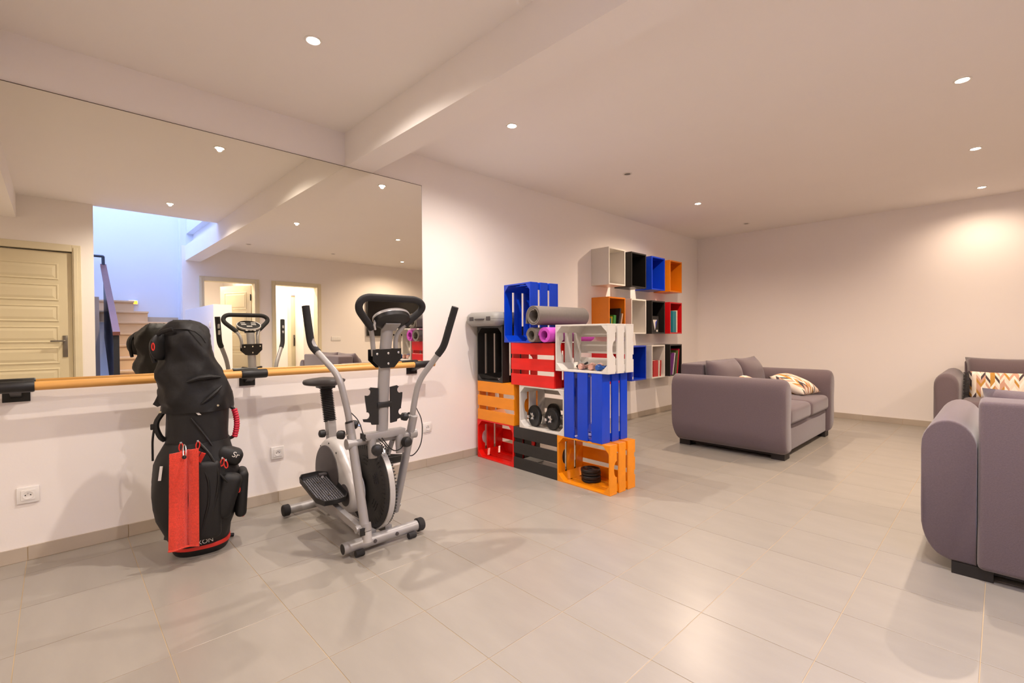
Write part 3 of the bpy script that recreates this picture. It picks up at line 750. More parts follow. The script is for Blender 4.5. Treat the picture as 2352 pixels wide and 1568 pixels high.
def pillow(w, h, t, n=14, pw=2.6, seed=0):
    rnd = random.Random(seed); ph = [rnd.uniform(0, 6) for _ in range(6)]
    vs, fs = [], []
    for s in (-1, 1):
        for j in range(n+1):
            for i in range(n+1):
                u, v = -1+2*i/n, -1+2*j/n
                e = (1-abs(u)**pw)*(1-abs(v)**pw)
                k = 1-0.06*(1-abs(u)**2)*abs(v)**3; k2 = 1-0.06*(1-abs(v)**2)*abs(u)**3
                th = s*t/2*(max(0, e)**0.55)*(1+0.05*math.sin(3*u+ph[0])+0.05*math.sin(3.5*v+ph[1]))
                vs.append((u*w/2*k2, th, v*h/2*k))
        o = 0 if s < 0 else (n+1)**2
        for j in range(n):
            for i in range(n):
                a = o+j*(n+1)+i; q = [a, a+1, a+n+2, a+n+1]; fs.append(q if s < 0 else q[::-1])
    return vs, fs
def weld(o):
    bm = bmesh.new(); bm.from_mesh(o.data); bmesh.ops.remove_doubles(bm, verts=bm.verts, dist=0.0004); bmesh.ops.recalc_face_normals(bm, faces=bm.faces); bm.to_mesh(o.data); bm.free(); o.data.shade_smooth()
sofa_src = []
def sofa(x, y, rz, label):
    t = thing('sofa', label, 'sofa', (x, y, 0), rz, 'grey sofas around the sitting area')
    if sofa_src:
        for s in sofa_src: inst(s, t, s.location.copy(), s.rotation_euler.copy())
        return t
    L = sofa_src
    for sx in (-1, 1):
        P = arm_profile(sx); rings = []
        for yy, e in ((-SD/2, 0.045), (-SD/2+0.005, 0.03), (-SD/2+0.016, 0.013), (-SD/2+0.035, 0.003), (-SD/2+0.06, 0.0), (0, 0), (SD/2-0.02, 0), (SD/2-0.006, 0.001), (SD/2-0.001, 0.005), (SD/2, 0.010)):
            rings.append(inset_ring(P, e, yy))
        L.append(obj('arm', MB().loft(rings), 'sofa_fabric', t, 42))
    iw = SL-2*0.195
    L.append(obj('back', MB().rbox(0, SD/2-0.115, 0.055+0.385, iw-0.004, 0.23, 0.77, 0.022, 3), 'sofa_fabric', t, 60))
    L.append(obj('seat_base', MB().rbox(0, -0.10, 0.055+0.12, iw-0.004, SD-0.28, 0.24, 0.015, 3), 'sofa_fabric', t, 60))
    for s in (-1, 1):
        vs, fs = soft_box(iw/2-0.006, SD-0.27, 0.16, 0.045, 0.025)
        o = obj('seat_cushion', MB().add(vs, fs), 'sofa_fabric', t, 60); o.location = (s*iw/4, -0.125, 0.295+0.082); L.append(o)
    for s in (-1, 1):
        vs, fs = pillow(iw/2-0.01, 0.45, 0.24, seed=3+s)
        o = obj('back_cushion', MB().add(vs, fs), 'sofa_fabric', t, 60); weld(o); o.location = (s*iw/4, SD/2-0.335, 0.645); o.rotation_euler = (math.radians(-14), 0, s*0.04); L.append(o)
    for sx in (-1, 1):
        for sy in (-1, 1):
            L.append(obj('foot', MB().bb(sx*(SL/2-0.18)-0.07, sx*(SL/2-0.18)+0.07, sy*(SD/2-0.09)-0.055, sy*(SD/2-0.09)+0.055, 0, 0.056), 'sofa_leg', t, 0))
    L.append(obj('underframe', MB().bb(-SL/2+0.16, SL/2-0.16, -SD/2+0.10, SD/2-0.08, 0.022, 0.0555), 'sofa_leg', t, 0))
    return t
sofa(1.625, 5.40, PI/2, 'grey two-seat sofa beside the wall cubes, seen from its side')
sofa(3.178+SL/2, 3.0+SD/2, PI, 'grey sofa at the right edge with its back to the camera')
sofa(2.965+SL/2, 6.40+SD/2, 0.0, 'grey sofa against the far wall facing the camera')
def throw(name, w, h, t_, loc, rot, label, seed, fringe=False):
    t = thing(name, label, 'cushion', loc, 0, 'patterned throw cushions on the sofas', rot=rot)
    vs, fs = pillow(w, h, t_, seed=seed); o = obj('cover', MB().add(vs, fs), 'cushion_print', t, 60); weld(o)
    if fringe:
        for s in (-1, 1):
            mb = MB()
            for k in range(22):
                z = -h/2*0.9+h*0.9*k/21; mb.tube([(s*(w/2-0.012), 0, z), (s*(w/2+0.012), -0.008, z-0.004), (s*(w/2+0.03), -0.012, z-0.012+0.004*math.sin(k*2.2))], 0.005, 5)
            obj('fringe', mb, 'rubber', t, 60)
throw('throw_cushion', 0.40, 0.40, 0.17, (1.86, 5.86, 0.572), (math.radians(-66), 0, math.radians(80)), 'patterned cushion lying on the seat of the sofa by the wall cubes', 11)
throw('throw_cushion', 0.42, 0.42, 0.16, (1.76, 4.98, 0.585), (math.radians(-60), 0, math.radians(100)), 'patterned cushion mostly hidden behind the sofa arm near the wall cubes', 12)
throw('throw_cushion', 0.60, 0.30, 0.15, (3.50, 6.84, 0.585), (math.radians(-14), 0, math.radians(2)), 'long patterned cushion with dark fringe on the far sofa', 13, True)
#@@PART3
# ================================================================ GOLF BAG
GB = Vector((0.45, 0.545, 0)); GRZ = math.radians(79.7)
gb = thing('golf_bag', 'black golf bag with red trim and hooded cover standing by the mirror wall', 'golf bag', GB, GRZ)
def gx(px, z): return (px-459+6*z)/512.0
def super_ring(x0, x1, yc, B, z, n=40, e=2.5, wob=None):
    cx, A = (x0+x1)/2, (x1-x0)/2; out = []
    for k in range(n):
        a = 2*PI*k/n; c, s = math.cos(a), math.sin(a)
        w = wob(a, z) if wob else 0.0
        out.append((cx+(A+w)*math.copysign(abs(c)**(2/e), c), yc+(B+w)*math.copysign(abs(s)**(2/e), s), z))
    return out
# base cup
obj('base_cup', MB().loft([super_ring(-0.115, 0.125, 0, 0.118, 0.0), super_ring(-0.122, 0.132, 0, 0.125, 0.012), super_ring(-0.128, 0.138, 0, 0.130, 0.034)]), 'bag_trim', gb, 50)
obj('red_band', MB().loft([super_ring(-0.130, 0.140, 0, 0.132, 0.034), super_ring(-0.132, 0.142, 0, 0.134, 0.040), super_ring(-0.132, 0.142, 0, 0.134, 0.052), super_ring(-0.130, 0.140, 0, 0.132, 0.056)]), 'red_cord', gb, 50)
bd = [(0.056,-0.130,0.138,0.130),(0.10,-0.140,0.142,0.138),(0.20,-0.148,0.145,0.143),(0.35,-0.150,0.146,0.145),(0.50,-0.148,0.143,0.142),(0.62,-0.142,0.140,0.136),(0.72,-0.140,0.142,0.132),(0.80,-0.140,0.142,0.130)]
obj('body', MB().loft([super_ring(a, b, 0, B, z, wob=lambda t, zz: 0.003*math.sin(5*t+9*zz)) for z, a, b, B in bd]), 'bag_fabric', gb, 60)
# hood over the clubs
hd = [(0.745,366,539,0.150),(0.775,368,540,0.150),(0.80,360,540,0.148),(0.83,362,538,0.146),(0.871,365,530,0.140),(0.925,358,517,0.138),(0.96,358,511,0.134),(1.01,368,500,0.124),(1.05,366,494,0.124),(1.09,358,491,0.126),(1.138,358,487,0.118),(1.165,364,482,0.108),(1.19,374,474,0.092),(1.211,386,458,0.066),(1.222,398,440,0.036)]
def ridge(t): return 0.5-abs(math.sin(t/2))**0.8
def wobble(a, z): return 0.013*ridge(3*a+15*z)+0.010*ridge(5*a-27*z+1.0)+0.006*ridge(9*a+33*z)
hr = []
for i in range(len(hd)-1):
    for q in range(3):
        t = q/3; z, l, r, B = [hd[i][k]*(1-t)+hd[i+1][k]*t for k in range(4)]
        hr.append(super_ring(gx(l, z), gx(r, z), 0.0, B, z, 56, 2.3, wobble))
z, l, r, B = hd[-1]; hr.append(super_ring(gx(l, z), gx(r, z), 0.0, B, z, 56, 2.3))
hood = obj('hood', MB().loft(hr), 'bag_hood', gb, 70)
# seam cord and folds on the hood
def on_hood(px, z, off=0.004, back=False):
    for i in range(len(hd)-1):
        if hd[i][0] <= z <= hd[i+1][0]:
            t = (z-hd[i][0])/(hd[i+1][0]-hd[i][0]); l, r, B = [hd[i][k]*(1-t)+hd[i+1][k]*t for k in (1, 2, 3)]
            x = gx(px, z); x0, x1 = gx(l, z), gx(r, z); A = (x1-x0)/2; c = max(-0.999, min(0.999, (x-(x0+x1)/2)/A))
            return (x, -(B*(1-abs(c)**2.3)**(1/2.3)+off+0.008), z)
obj('hood_seam', MB().tube([on_hood(px, z) for px, z in ((392,1.168),(410,1.174),(430,1.172),(448,1.16),(462,1.135),(472,1.10))], 0.0035, 6), 'bag_trim', hood)
obj('hood_fold', MB().tube([on_hood(px, z, 0.0) for px, z in ((430,0.905),(455,0.922),(480,0.925),(505,0.918))], [0.006,0.014,0.014,0.006], 8), 'bag_hood', hood)
obj('hood_fold', MB().tube([on_hood(px, z, 0.0) for px, z in ((462,0.79),(478,0.815),(495,0.845),(508,0.872))], [0.005,0.012,0.012,0.005], 8), 'bag_hood', hood)
obj('hood_flap', MB().loft([[(gx(376,z), -0.05, z), (gx(376,z), 0.05, z), (gx(356,z)-q, 0.02, z-0.01), (gx(356,z)-q, -0.03, z-0.01)] for z, q in ((0.845,-0.02),(0.815,-0.008),(0.80,0.0),(0.785,-0.02))]), 'bag_hood', gb, 60)
for px, z in ((499, 0.775), (373, 0.755)):
    P = on_hood(px, max(z, 0.75), 0.003); obj('snap_button', MB().tube([P, (P[0], P[1]-0.004, P[2])], 0.0055, 12), 'chrome', gb)
# hook with red loop on the left of the hood
obj('red_loop', MB().tube([(gx(360,1.1)+0.005*math.cos(a), -0.125, 1.085+0.018*math.sin(a)) for a in [2*PI*k/14 for k in range(14)]], 0.0025, 6, close=True), 'red_cord', gb)
# pockets
def pocket(name, cx, cy, cz, sx, sy, sz, r=0.05, rot=0.0, parent=gb):
    o = obj(name, MB().rbox(0, 0, 0, sx, sy, sz, r, 5), 'bag_fabric', parent, 70); o.location = (cx, cy, cz); o.rotation_euler = (0, rot, 0); return o
lb = [(0.056,392,523,0.130),(0.094,382,527,0.146),(0.19,361,545,0.166),(0.26,355,553,0.176),(0.326,352,556,0.178),(0.392,353,554,0.175),(0.4765,356,545,0.165),(0.52,363,538,0.155),(0.56,373,532,0.146),(0.60,384,529,0.137)]
lr = []
for i in range(len(lb)-1):
    for q in range(3):
        t = q/3; z, l, r, B = [lb[i][k]*(1-t)+lb[i+1][k]*t for k in range(4)]
        lr.append(super_ring(gx(l, z), gx(r, z), -0.012, B, z, 56, 2.5, lambda t, zz: 0.004*ridge(4*t+16*zz)+0.003*ridge(9*t-20*zz)))
pk = obj('lower_pockets', MB().loft(lr), 'bag_fabric', gb, 70)
pf = pocket('front_pocket', 0.020, -0.176, 0.30, 0.15, 0.06, 0.40, 0.029)
pr = pocket('accessory_pocket', 0.115, -0.150, 0.30, 0.11, 0.08, 0.24, 0.038, rot=0.30)
pb = pocket('ball_pocket', 0.192, -0.065, 0.285, 0.055, 0.15, 0.25, 0.026, rot=0.06)
pu = pocket('upper_pocket', 0.135, -0.095, 0.500, 0.13, 0.12, 0.085, 0.032, rot=0.42)
op = obj('hood_hollow_shade', MB().loft([[(gx(376,1.08)+r*0.040*math.cos(2*PI*k/24)-0.012*s, -0.075-0.03*s+r*0.03*math.cos(2*PI*k/24), 1.085+r*0.070*math.sin(2*PI*k/24)) for k in range(24)] for r, s in ((1.0,0.0),(0.97,0.6),(0.8,1.0),(0.4,1.1))]), 'bag_trim', gb, 70)  # dark bulge standing in for the shaded hollow in the hood's side
obj('visor_fold', MB().tube(smooth_path([(gx(400,1.17),-0.125,1.172),(gx(376,1.16),-0.110,1.158),(gx(355,1.11),-0.075,1.115),(gx(354,1.06),-0.06,1.06),(gx(362,1.01),-0.08,1.005)], 0.05, 6), 0.010, 10), 'bag_hood', gb)
def cord(name, pts, r, m, par=gb): return obj(name, MB().tube(smooth_path(pts, 0.04, 5), r, 8), m, par)
cord('zip_trim', [(-0.06,-0.160,0.565),(-0.01,-0.188,0.52),(0.040,-0.206,0.42),(0.042,-0.206,0.30),(0.0,-0.200,0.12)], 0.006, 'bag_trim')
cord('zip_trim', [(0.0,-0.150,0.595),(0.045,-0.180,0.54),(0.085,-0.200,0.45),(0.082,-0.204,0.36),(0.03,-0.196,0.11)], 0.007, 'bag_trim')
cord('zip_trim', [(0.085,-0.188,0.43),(0.13,-0.188,0.37),(0.185,-0.145,0.30)], 0.006, 'bag_trim')
cord('zip_trim', [(-0.03,-0.140,0.72),(0.02,-0.145,0.64),(0.06,-0.155,0.57)], 0.005, 'bag_trim')
def pull(px, z, y, tilt=0.3):
    x = gx(px, z); o = obj('zip_pull', MB().tube([(x+0.008*math.cos(a)+0.3*tilt*0.016*math.sin(a), y, z-0.018+0.020*math.sin(a)) for a in [2*PI*k/12 for k in range(12)]], 0.0030, 6, close=True), 'red_cord', gb)
    obj('slider', MB().rbox(x, y, z+0.004, 0.010, 0.008, 0.012, 0.003, 2), 'chrome', o)
for px, z, y, tl in ((454, 0.60, -0.168, 0.4), (418, 0.60, -0.168, 0.2), (508, 0.50, -0.178, 0.8), (516, 0.487, -0.178, -0.6), (547, 0.375, -0.16, 0.9), (545, 0.345, -0.16, -0.5), (558, 0.20, -0.12, 0.2)): pull(px, z, y, tl)
for k, (px, z) in enumerate(((450, 0.535), (461, 0.525))):
    o = obj('red_stripe', MB().bb(-0.010, 0.010, -0.002, 0.002, -0.028, 0.028), 'red_cord', gb, 0); o.location = (gx(px, z), -0.198-0.004*k, z); o.rotation_euler = (0.35, 0.42, 0)
# logo marks and lettering
def face_T(x, y, z, rotz=0.0, roll=0.0): return Matrix.Translation((x, y, z)) @ Matrix.Rotation(rotz, 4, 'Z') @ Matrix.Rotation(PI/2, 4, 'X') @ Matrix.Rotation(roll, 4, 'Z')
text_obj('lettering', 'XON', 0.032, 'bag_white', gb, face_T(gx(470,0.08), -0.1585, 0.082, 0.10, 0.05))
text_obj('lettering', 'Sr', 0.040, 'bag_white', gb, face_T(gx(540,0.50), -0.1560, 0.505, 0.0, -0.42))
obj('logo_mark', MB().prism([(gx(459,0.74),0.755),(gx(473,0.74),0.765),(gx(482,0.74),0.748),(gx(470,0.74),0.750)], -0.139, -0.136, 'y'), 'bag_white', gb, 0)
obj('logo_mark', MB().prism([(gx(448,0.74),0.748),(gx(454,0.74),0.750),(gx(462,0.73),0.732),(gx(455,0.73),0.732)], -0.142, -0.137, 'y'), 'bag_white', gb, 0)
o = obj('side_patch', MB().bb(-0.006, 0.006, -0.002, 0.002, -0.035, 0.035), 'bag_white', gb, 0); o.location = (-0.158, -0.150, 0.46); o.rotation_euler = (0, 0.12, 0)
# carry handle with red grip
hp = smooth_path([(0.140,-0.03,0.755),(0.168,-0.03,0.735),(0.180,-0.03,0.66),(0.168,-0.03,0.585),(0.140,-0.03,0.575)], 0.04, 6)
obj('handle_cord', MB().tube(hp, 0.009, 10), 'bag_trim', gb)
gp = [Vector((0.166+0.012*math.sin(PI*k/24), -0.03, 0.735-0.155*k/24)) for k in range(25)]
obj('handle_grip', MB().tube(gp, [0.0155 if k % 2 else 0.0125 for k in range(25)], 14), 'red_grip', gb)
# strap on the left
cord('shoulder_strap', [(-0.150,-0.02,0.745),(-0.185,-0.03,0.69),(-0.165,-0.03,0.62),(-0.145,-0.02,0.60)], 0.013, 'bag_trim')
cord('strap_cord', [(-0.180,-0.03,0.70),(-0.195,-0.03,0.62),(-0.196,-0.02,0.50)], 0.005, 'bag_trim')
obj('strap_buckle', MB().rbox(-0.190,-0.03,0.675,0.026,0.012,0.03,0.004,2), 'bag_trim', gb)
obj('stand_foot', MB().tube([(-0.145,-0.02,0.12),(-0.150,-0.03,0.09),(-0.125,-0.05,0.085)], 0.006, 8), 'bag_trim', gb)
obj('stand_leg', MB().tube([(0.10,0.05,0.02),(0.16,0.06,0.008)], 0.010, 8), 'bag_trim', gb)
# towel hanging from the bag
tw = thing('golf_towel', 'bright red towel hanging from the golf bag', 'towel', GB, GRZ)
nx, nz = 16, 26
def towel_pt(i, j, back):
    u, v = i/nx, j/nz; z = 0.572-0.478*v
    x0, x1 = gx(395, z)-0.004*v, gx(456, z)+0.002*v
    x = x0+(x1-x0)*u
    y = -0.226-0.012*math.sin(u*2*PI*1.05+0.6)*(0.5+0.5*v)-0.018*math.exp(-((u-0.62)/0.06)**2)*(-1 if not back else -1)-0.004*math.sin(9*v)
    return (x, y+(0.007 if back else 0), z-(0.012*(0.5-u)*(1 if v < .1 else 0)))
vs = [towel_pt(i, j, 0) for j in range(nz+1) for i in range(nx+1)]+[towel_pt(i, j, 1) for j in range(nz+1) for i in range(nx+1)]
N0 = (nx+1)*(nz+1); fs = []
for j in range(nz):
    for i in range(nx):
        a = j*(nx+1)+i; fs += [[a, a+nx+1, a+nx+2, a+1], [a+N0, a+1+N0, a+nx+2+N0, a+nx+1+N0]]
for i in range(nx): fs += [[i, i+1, i+1+N0, i+N0], [nz*(nx+1)+i+1, nz*(nx+1)+i, nz*(nx+1)+i+N0, nz*(nx+1)+i+1+N0]]
for j in range(nz): fs += [[(j+1)*(nx+1), j*(nx+1), j*(nx+1)+N0, (j+1)*(nx+1)+N0], [j*(nx+1)+nx, (j+1)*(nx+1)+nx, (j+1)*(nx+1)+nx+N0, j*(nx+1)+nx+N0]]
obj('cloth', MB().add(vs, fs), 'towel', tw, 60)
obj('hem', MB().tube([(gx(395, 0.09)-0.004+0.124*k/10, -0.226-0.012*math.sin(k/10*2*PI*1.05+0.6), 0.096) for k in range(11)], 0.005, 6), 'towel', tw)
obj('eyelet', MB().tube([(gx(426,.53)+0.006*math.cos(a), -0.252, 0.548+0.006*math.sin(a)) for a in [2*PI*k/14 for k in range(14)]], 0.004, 6, close=True), 'black_plastic', tw)
obj('carabiner', MB().tube([(gx(426,.55)+0.006*math.cos(a), -0.246+0.05*(0.5+0.5*math.sin(a)), 0.572+0.028*math.sin(a)) for a in [2*PI*k/16 for k in range(16)]], 0.0025, 6, close=True), 'chrome', tw)

# ================================================================ ELLIPTICAL TRAINER
EO = Vector((0.74, 1.25, 0))
et = thing('elliptical_trainer', 'grey and black elliptical trainer with swinging arms, seat and large fan wheel', 'exercise machine', EO)
def eo(name, mb, m, par=None, smooth=40, **k):
    off = EO if (par is None or par is et) else EO
    mb.v = [(v[0]-EO.x, v[1]-EO.y, v[2]-EO.z) for v in mb.v]
    return obj(name, mb, m, par if par is not None else et, smooth, **k)
def cyl_y(x, z, prof, n=40):
    # lathe around the y axis: prof of (r, y)
    return MB().loft([[(x+r*math.cos(2*PI*k/n), y, z+r*math.sin(2*PI*k/n)) for k in range(n)] for r, y in prof])
# feet
eo('front_stabilizer', MB().tube([(1.125, 1.035, 0.048), (1.125, 1.475, 0.048)], 0.030, 20), 'grey_paint')
eo('end_cap', MB().tube([(1.125, 1.470, 0.048), (1.125, 1.475, 0.048), (1.125, 1.505, 0.048), (1.125, 1.512, 0.048)], [0.030, 0.037, 0.037, 0.033], 28), 'rubber')
eo('open_end', MB().tube([(1.125, 1.0345, 0.048), (1.125, 1.036, 0.048)], 0.026, 20), 'black_plastic')
for y in (1.11, 1.42): eo('transport_wheel', MB().tube([(1.160, y-0.022, 0.017), (1.160, y+0.022, 0.017)], 0.0165, 18), 'rubber')
for y in (1.20, 1.33): eo('bolt', MB().tube([(1.150, y, 0.050), (1.158, y, 0.050)], 0.010, 10), 'dark_grey_plastic')
eo('rear_stabilizer', MB().tube([(0.335, 1.04, 0.042), (0.335, 1.47, 0.042)], 0.027, 20), 'grey_paint')
for y0, y1 in ((1.005, 1.045), (1.465, 1.505)): eo('end_cap', MB().tube([(0.335, y0, 0.042), (0.335, y0+0.005, 0.042), (0.335, y1-0.005, 0.042), (0.335, y1, 0.042)], [0.031, 0.0355, 0.0355, 0.031], 24), 'rubber')
eo('bolt', MB().tube([(0.360, 1.205, 0.055), (0.368, 1.205, 0.055)], 0.009, 10), 'dark_grey_plastic')
# frame
eo('base_rail', MB().loft([[(0.335, y, z) for y, z in ((1.195,0.035),(1.235,0.035),(1.235,0.075),(1.195,0.075))], [(1.10, y, z) for y, z in ((1.195,0.045),(1.235,0.045),(1.235,0.085),(1.195,0.085))]]), 'grey_paint', smooth=0)
eo('base_rail', MB().loft([[(0.335, y, z) for y, z in ((1.29,0.035),(1.33,0.035),(1.33,0.075),(1.29,0.075))], [(1.10, y, z) for y, z in ((1.29,0.045),(1.33,0.045),(1.33,0.085),(1.29,0.085))]]), 'grey_paint', smooth=0)
eo('wheel_fork', MB().tube([(0.985, 1.318, 0.31), (1.14, 1.318, 0.57)], 0.014, 10), 'grey_paint')
eo('rear_strut', MB().tube([(0.50, 1.25, 0.07), (0.52, 1.25, 0.36)], 0.022, 12), 'grey_paint')
# fan wheel
WX, WZ, WR = 0.985, 0.305, 0.250
wh = eo('fan_wheel', cyl_y(WX, WZ, [(0.03,1.226),(0.06,1.222),(0.10,1.226),(0.18,1.228),(0.215,1.230),(0.235,1.236),(0.242,1.243),(0.242,1.281),(0.235,1.288),(0.215,1.294),(0.10,1.298),(0.03,1.298)], 56), 'fan_plastic')
eo('rim_band', MB().loft([[(WX+r*math.cos(2*PI*k/64), y, WZ+r*math.sin(2*PI*k/64)) for k in range(64)] for r, y in ((0.243,1.247),(0.250,1.247),(0.250,1.277),(0.243,1.277))], close=True), 'silver_plastic', wh)
def slot_shade_bars(n, r0, r1, w, y, a0=0.0, arc=2*PI):
    mb = MB()
    for k in range(n):
        a = a0+arc*k/n; c, s = math.cos(a), math.sin(a); q = []
        for rr, ww in ((r0, -w), (r0, w), (r1, w), (r1, -w)): q.append((WX+c*rr-s*ww, WZ+s*rr+c*ww))
        mb.prism(q, y-0.003, y+0.003, 'y')
    return mb
eo('slot_shade', slot_shade_bars(56, 0.196, 0.222, 0.0032, 1.2315), 'socket_hole', wh, 0)  # black bars on the wheel face, painted shade of the recessed slots
mbs = MB()
for q in range(6):
    for rr in (0.12, 0.14, 0.16):
        for k in range(4):
            a = q*PI/3+0.25+k*0.10; a2 = a+0.08
            mbs.prism([(WX+rr*math.cos(a), WZ+rr*math.sin(a)), (WX+(rr+.005)*math.cos(a), WZ+(rr+.005)*math.sin(a)), (WX+(rr+.005)*math.cos(a2), WZ+(rr+.005)*math.sin(a2)), (WX+rr*math.cos(a2), WZ+rr*math.sin(a2))], 1.2240, 1.2295, 'y')
eo('slot_shade', mbs, 'socket_hole', wh, 0)  # black arcs on the face, dark colour in place of slot shade
teeth = MB()
for k in range(84):
    a = 2*PI*k/84; c, s = math.cos(a), math.sin(a)
    teeth.box(0, 0, 0, 0.012, 0.010, 0.006, Matrix.Translation((WX+0.240*c, 1.2865, WZ+0.240*s)) @ Matrix.Rotation(-a, 4, 'Y'))
eo('rim_ribs', teeth, 'fan_plastic', wh, 0)
# chain cover (silver shell, dark disc)
def hull2(c1, r1, c2, r2, n=22):
    d = math.hypot(c2[0]-c1[0], c2[1]-c1[1]); base = math.atan2(c2[1]-c1[1], c2[0]-c1[0]); off = math.acos((r1-r2)/d); P = []
    for k in range(n): a = base+off+(2*PI-2*off)*k/(n-1); P.append((c1[0]+r1*math.cos(a), c1[1]+r1*math.sin(a)))
    for k in range(n): a = base-off+2*off*k/(n-1); P.append((c2[0]+r2*math.cos(a), c2[1]+r2*math.sin(a)))
    return P
rings = []
for y, i in ((1.20, 0.0), (1.165, 0.0), (1.145, 0.006), (1.132, 0.018), (1.126, 0.034)):
    rings.append([(x, y, z) for x, z in hull2((0.735, 0.335), 0.205-i, (0.93, 0.275), 0.12-i)])
sh = eo('chain_cover', MB().loft(rings), 'silver_plastic')
eo('cover_disc', cyl_y(0.722, 0.338, [(0.158,1.127),(0.158,1.121),(0.150,1.118),(0.04,1.116),(0.01,1.116)], 44), 'dark_grey_plastic', sh)
eo('cover_inset', cyl_y(0.955, 0.262, [(0.06,1.127),(0.06,1.1245),(0.045,1.1235),(0.01,1.1235)], 28), 'dark_grey_plastic', sh)
for a in (0.9, 1.5, 2.2, 2.9, 3.6): eo('screw', MB().tube([(0.735+0.178*math.cos(a), 1.1285, 0.335+0.178*math.sin(a)), (0.735+0.178*math.cos(a), 1.1265, 0.335+0.178*math.sin(a))], 0.005, 8), 'socket_hole', sh)
eo('crank_axle', MB().tube([(0.74, 1.118, 0.335), (0.74, 1.07, 0.335)], 0.014, 12), 'dark_grey_plastic')
eo('crank_arm', MB().tube([(0.74, 1.088, 0.335), (0.80, 1.088, 0.215)], 0.013, 10), 'grey_paint')
# seat
sp = eo('seat_post', MB().loft([[(x+dx, 1.25+dy, z) for dx, dy in ((-0.025,-0.025),(0.025,-0.025),(0.025,0.025),(-0.025,0.025))] for x, z in ((0.520, 0.36), (0.482, 0.60))]), 'grey_paint', smooth=0)
n = 40; pth = [(0.480-0.060*k/n, 1.25, 0.590+0.215*k/n) for k in range(n+1)]
eo('bellows', MB().tube(pth, [0.041 if k % 2 else 0.031 for k in range(n+1)], 16), 'rubber', smooth=20)
def seat_ring(y, z0, z1, x0, x1, n=14):
    out = []; cx, cz, a, b = (x0+x1)/2, (z0+z1)/2, (x1-x0)/2, (z1-z0)/2
    for k in range(n):
        t = 2*PI*k/n; c, s = math.cos(t), math.sin(t); out.append((cx+a*math.copysign(abs(c)**0.6, c), y, cz+b*math.copysign(abs(s)**0.6, s)))
    return out
srg = []
for k in range(15):
    v = -1+2*k/14; w = math.sqrt(max(0.0, 1-abs(v)**3.2)); y = 1.25+0.138*v
    nose = math.exp(-(v/0.42)**2)
    srg.append(seat_ring(y, 0.812+0.022*(1-w), 0.868-0.012*abs(v)-0.01*(1-w), 0.40-0.075*w-0.004, 0.40+0.035*w+0.11*nose*w+0.004))
eo('seat', MB().loft(srg), 'seat_vinyl', smooth=60)
eo('seat_bracket', MB().rbox(0.415, 1.25, 0.806, 0.10, 0.09, 0.016, 0.004, 2), 'black_metal')
def knob(p, d, r=0.024):
    P, D = Vector(p), Vector(d).normalized(); k = eo('adjustment_knob', MB().tube([P+D*0.012, P+D*0.018, P+D*0.032, P+D*0.048, P+D*0.054], [r*0.6, r, r*1.05, r*0.9, r*0.4], 16), 'black_plastic')
    eo('knob_stem', MB().tube([P-D*0.004, P+D*0.014], 0.006, 8), 'chrome', k)
knob((0.495, 1.226, 0.520), (-0.1,-1,0.05)); 
# front column
col = [(1.150, 0.585), (1.165, 0.80), (1.195, 1.06), (1.215, 1.165)]
eo('column', MB().loft([[(x+0.020*math.cos(2*PI*k/20), 1.247+0.033*math.sin(2*PI*k/20), z) for k in range(20)] for x, z in col]), 'grey_paint')
eo('cross_head', MB().rbox(1.165, 1.250, 0.612, 0.055, 0.235, 0.036, 0.003, 2), 'grey_paint')
eo('cross_head_cap', MB().bb(1.138, 1.192, 1.1295, 1.1325, 0.595, 0.629), 'black_plastic', smooth=0)
eo('pivot_axle', MB().tube([(1.150, 1.075, 0.585), (1.150, 1.425, 0.585)], 0.017, 16), 'grey_paint')
for y in (1.175, 1.335): eo('frame_socket', MB().tube([(1.175, y, 0.60), (1.185, y, 0.50)], 0.022, 14), 'grey_paint')
knob((1.200, 1.185, 0.545), (1,-0.25,0.1), 0.029); knob((1.200, 1.345, 0.56), (1,0.1,0.1), 0.027); knob((1.10, 1.15, 0.66), (-0.5,-1,0.3), 0.022)
# shield bracket with bolts
def yz_plate(P, x, th): return MB().prism(P, x, x+th, 'x')
sb = eo('shield_bracket', yz_plate([(1.165,1.062),(1.328,1.066),(1.328,1.012),(1.285,0.966),(1.208,0.966),(1.165,1.006)], 1.214, 0.004), 'black_metal', smooth=0)
for y, z in ((1.186,1.040),(1.250,1.042),(1.310,1.045),(1.250,0.988)): eo('bolt', MB().tube([(1.218, y, z), (1.2215, y, z), (1.2235, y, z)], [0.0062, 0.0062, 0.003], 12), 'chrome', sb)
sb2 = eo('rear_bracket', yz_plate([(1.165,1.062),(1.328,1.066),(1.328,1.012),(1.285,0.966),(1.208,0.966),(1.165,1.006)], 1.162, 0.004), 'black_metal', smooth=0)
for y, z in ((1.186,1.040),(1.250,1.042),(1.310,1.045),(1.250,0.988)): eo('bolt', MB().tube([(1.162, y, z), (1.158, y, z)], 0.006, 12), 'chrome', sb2)
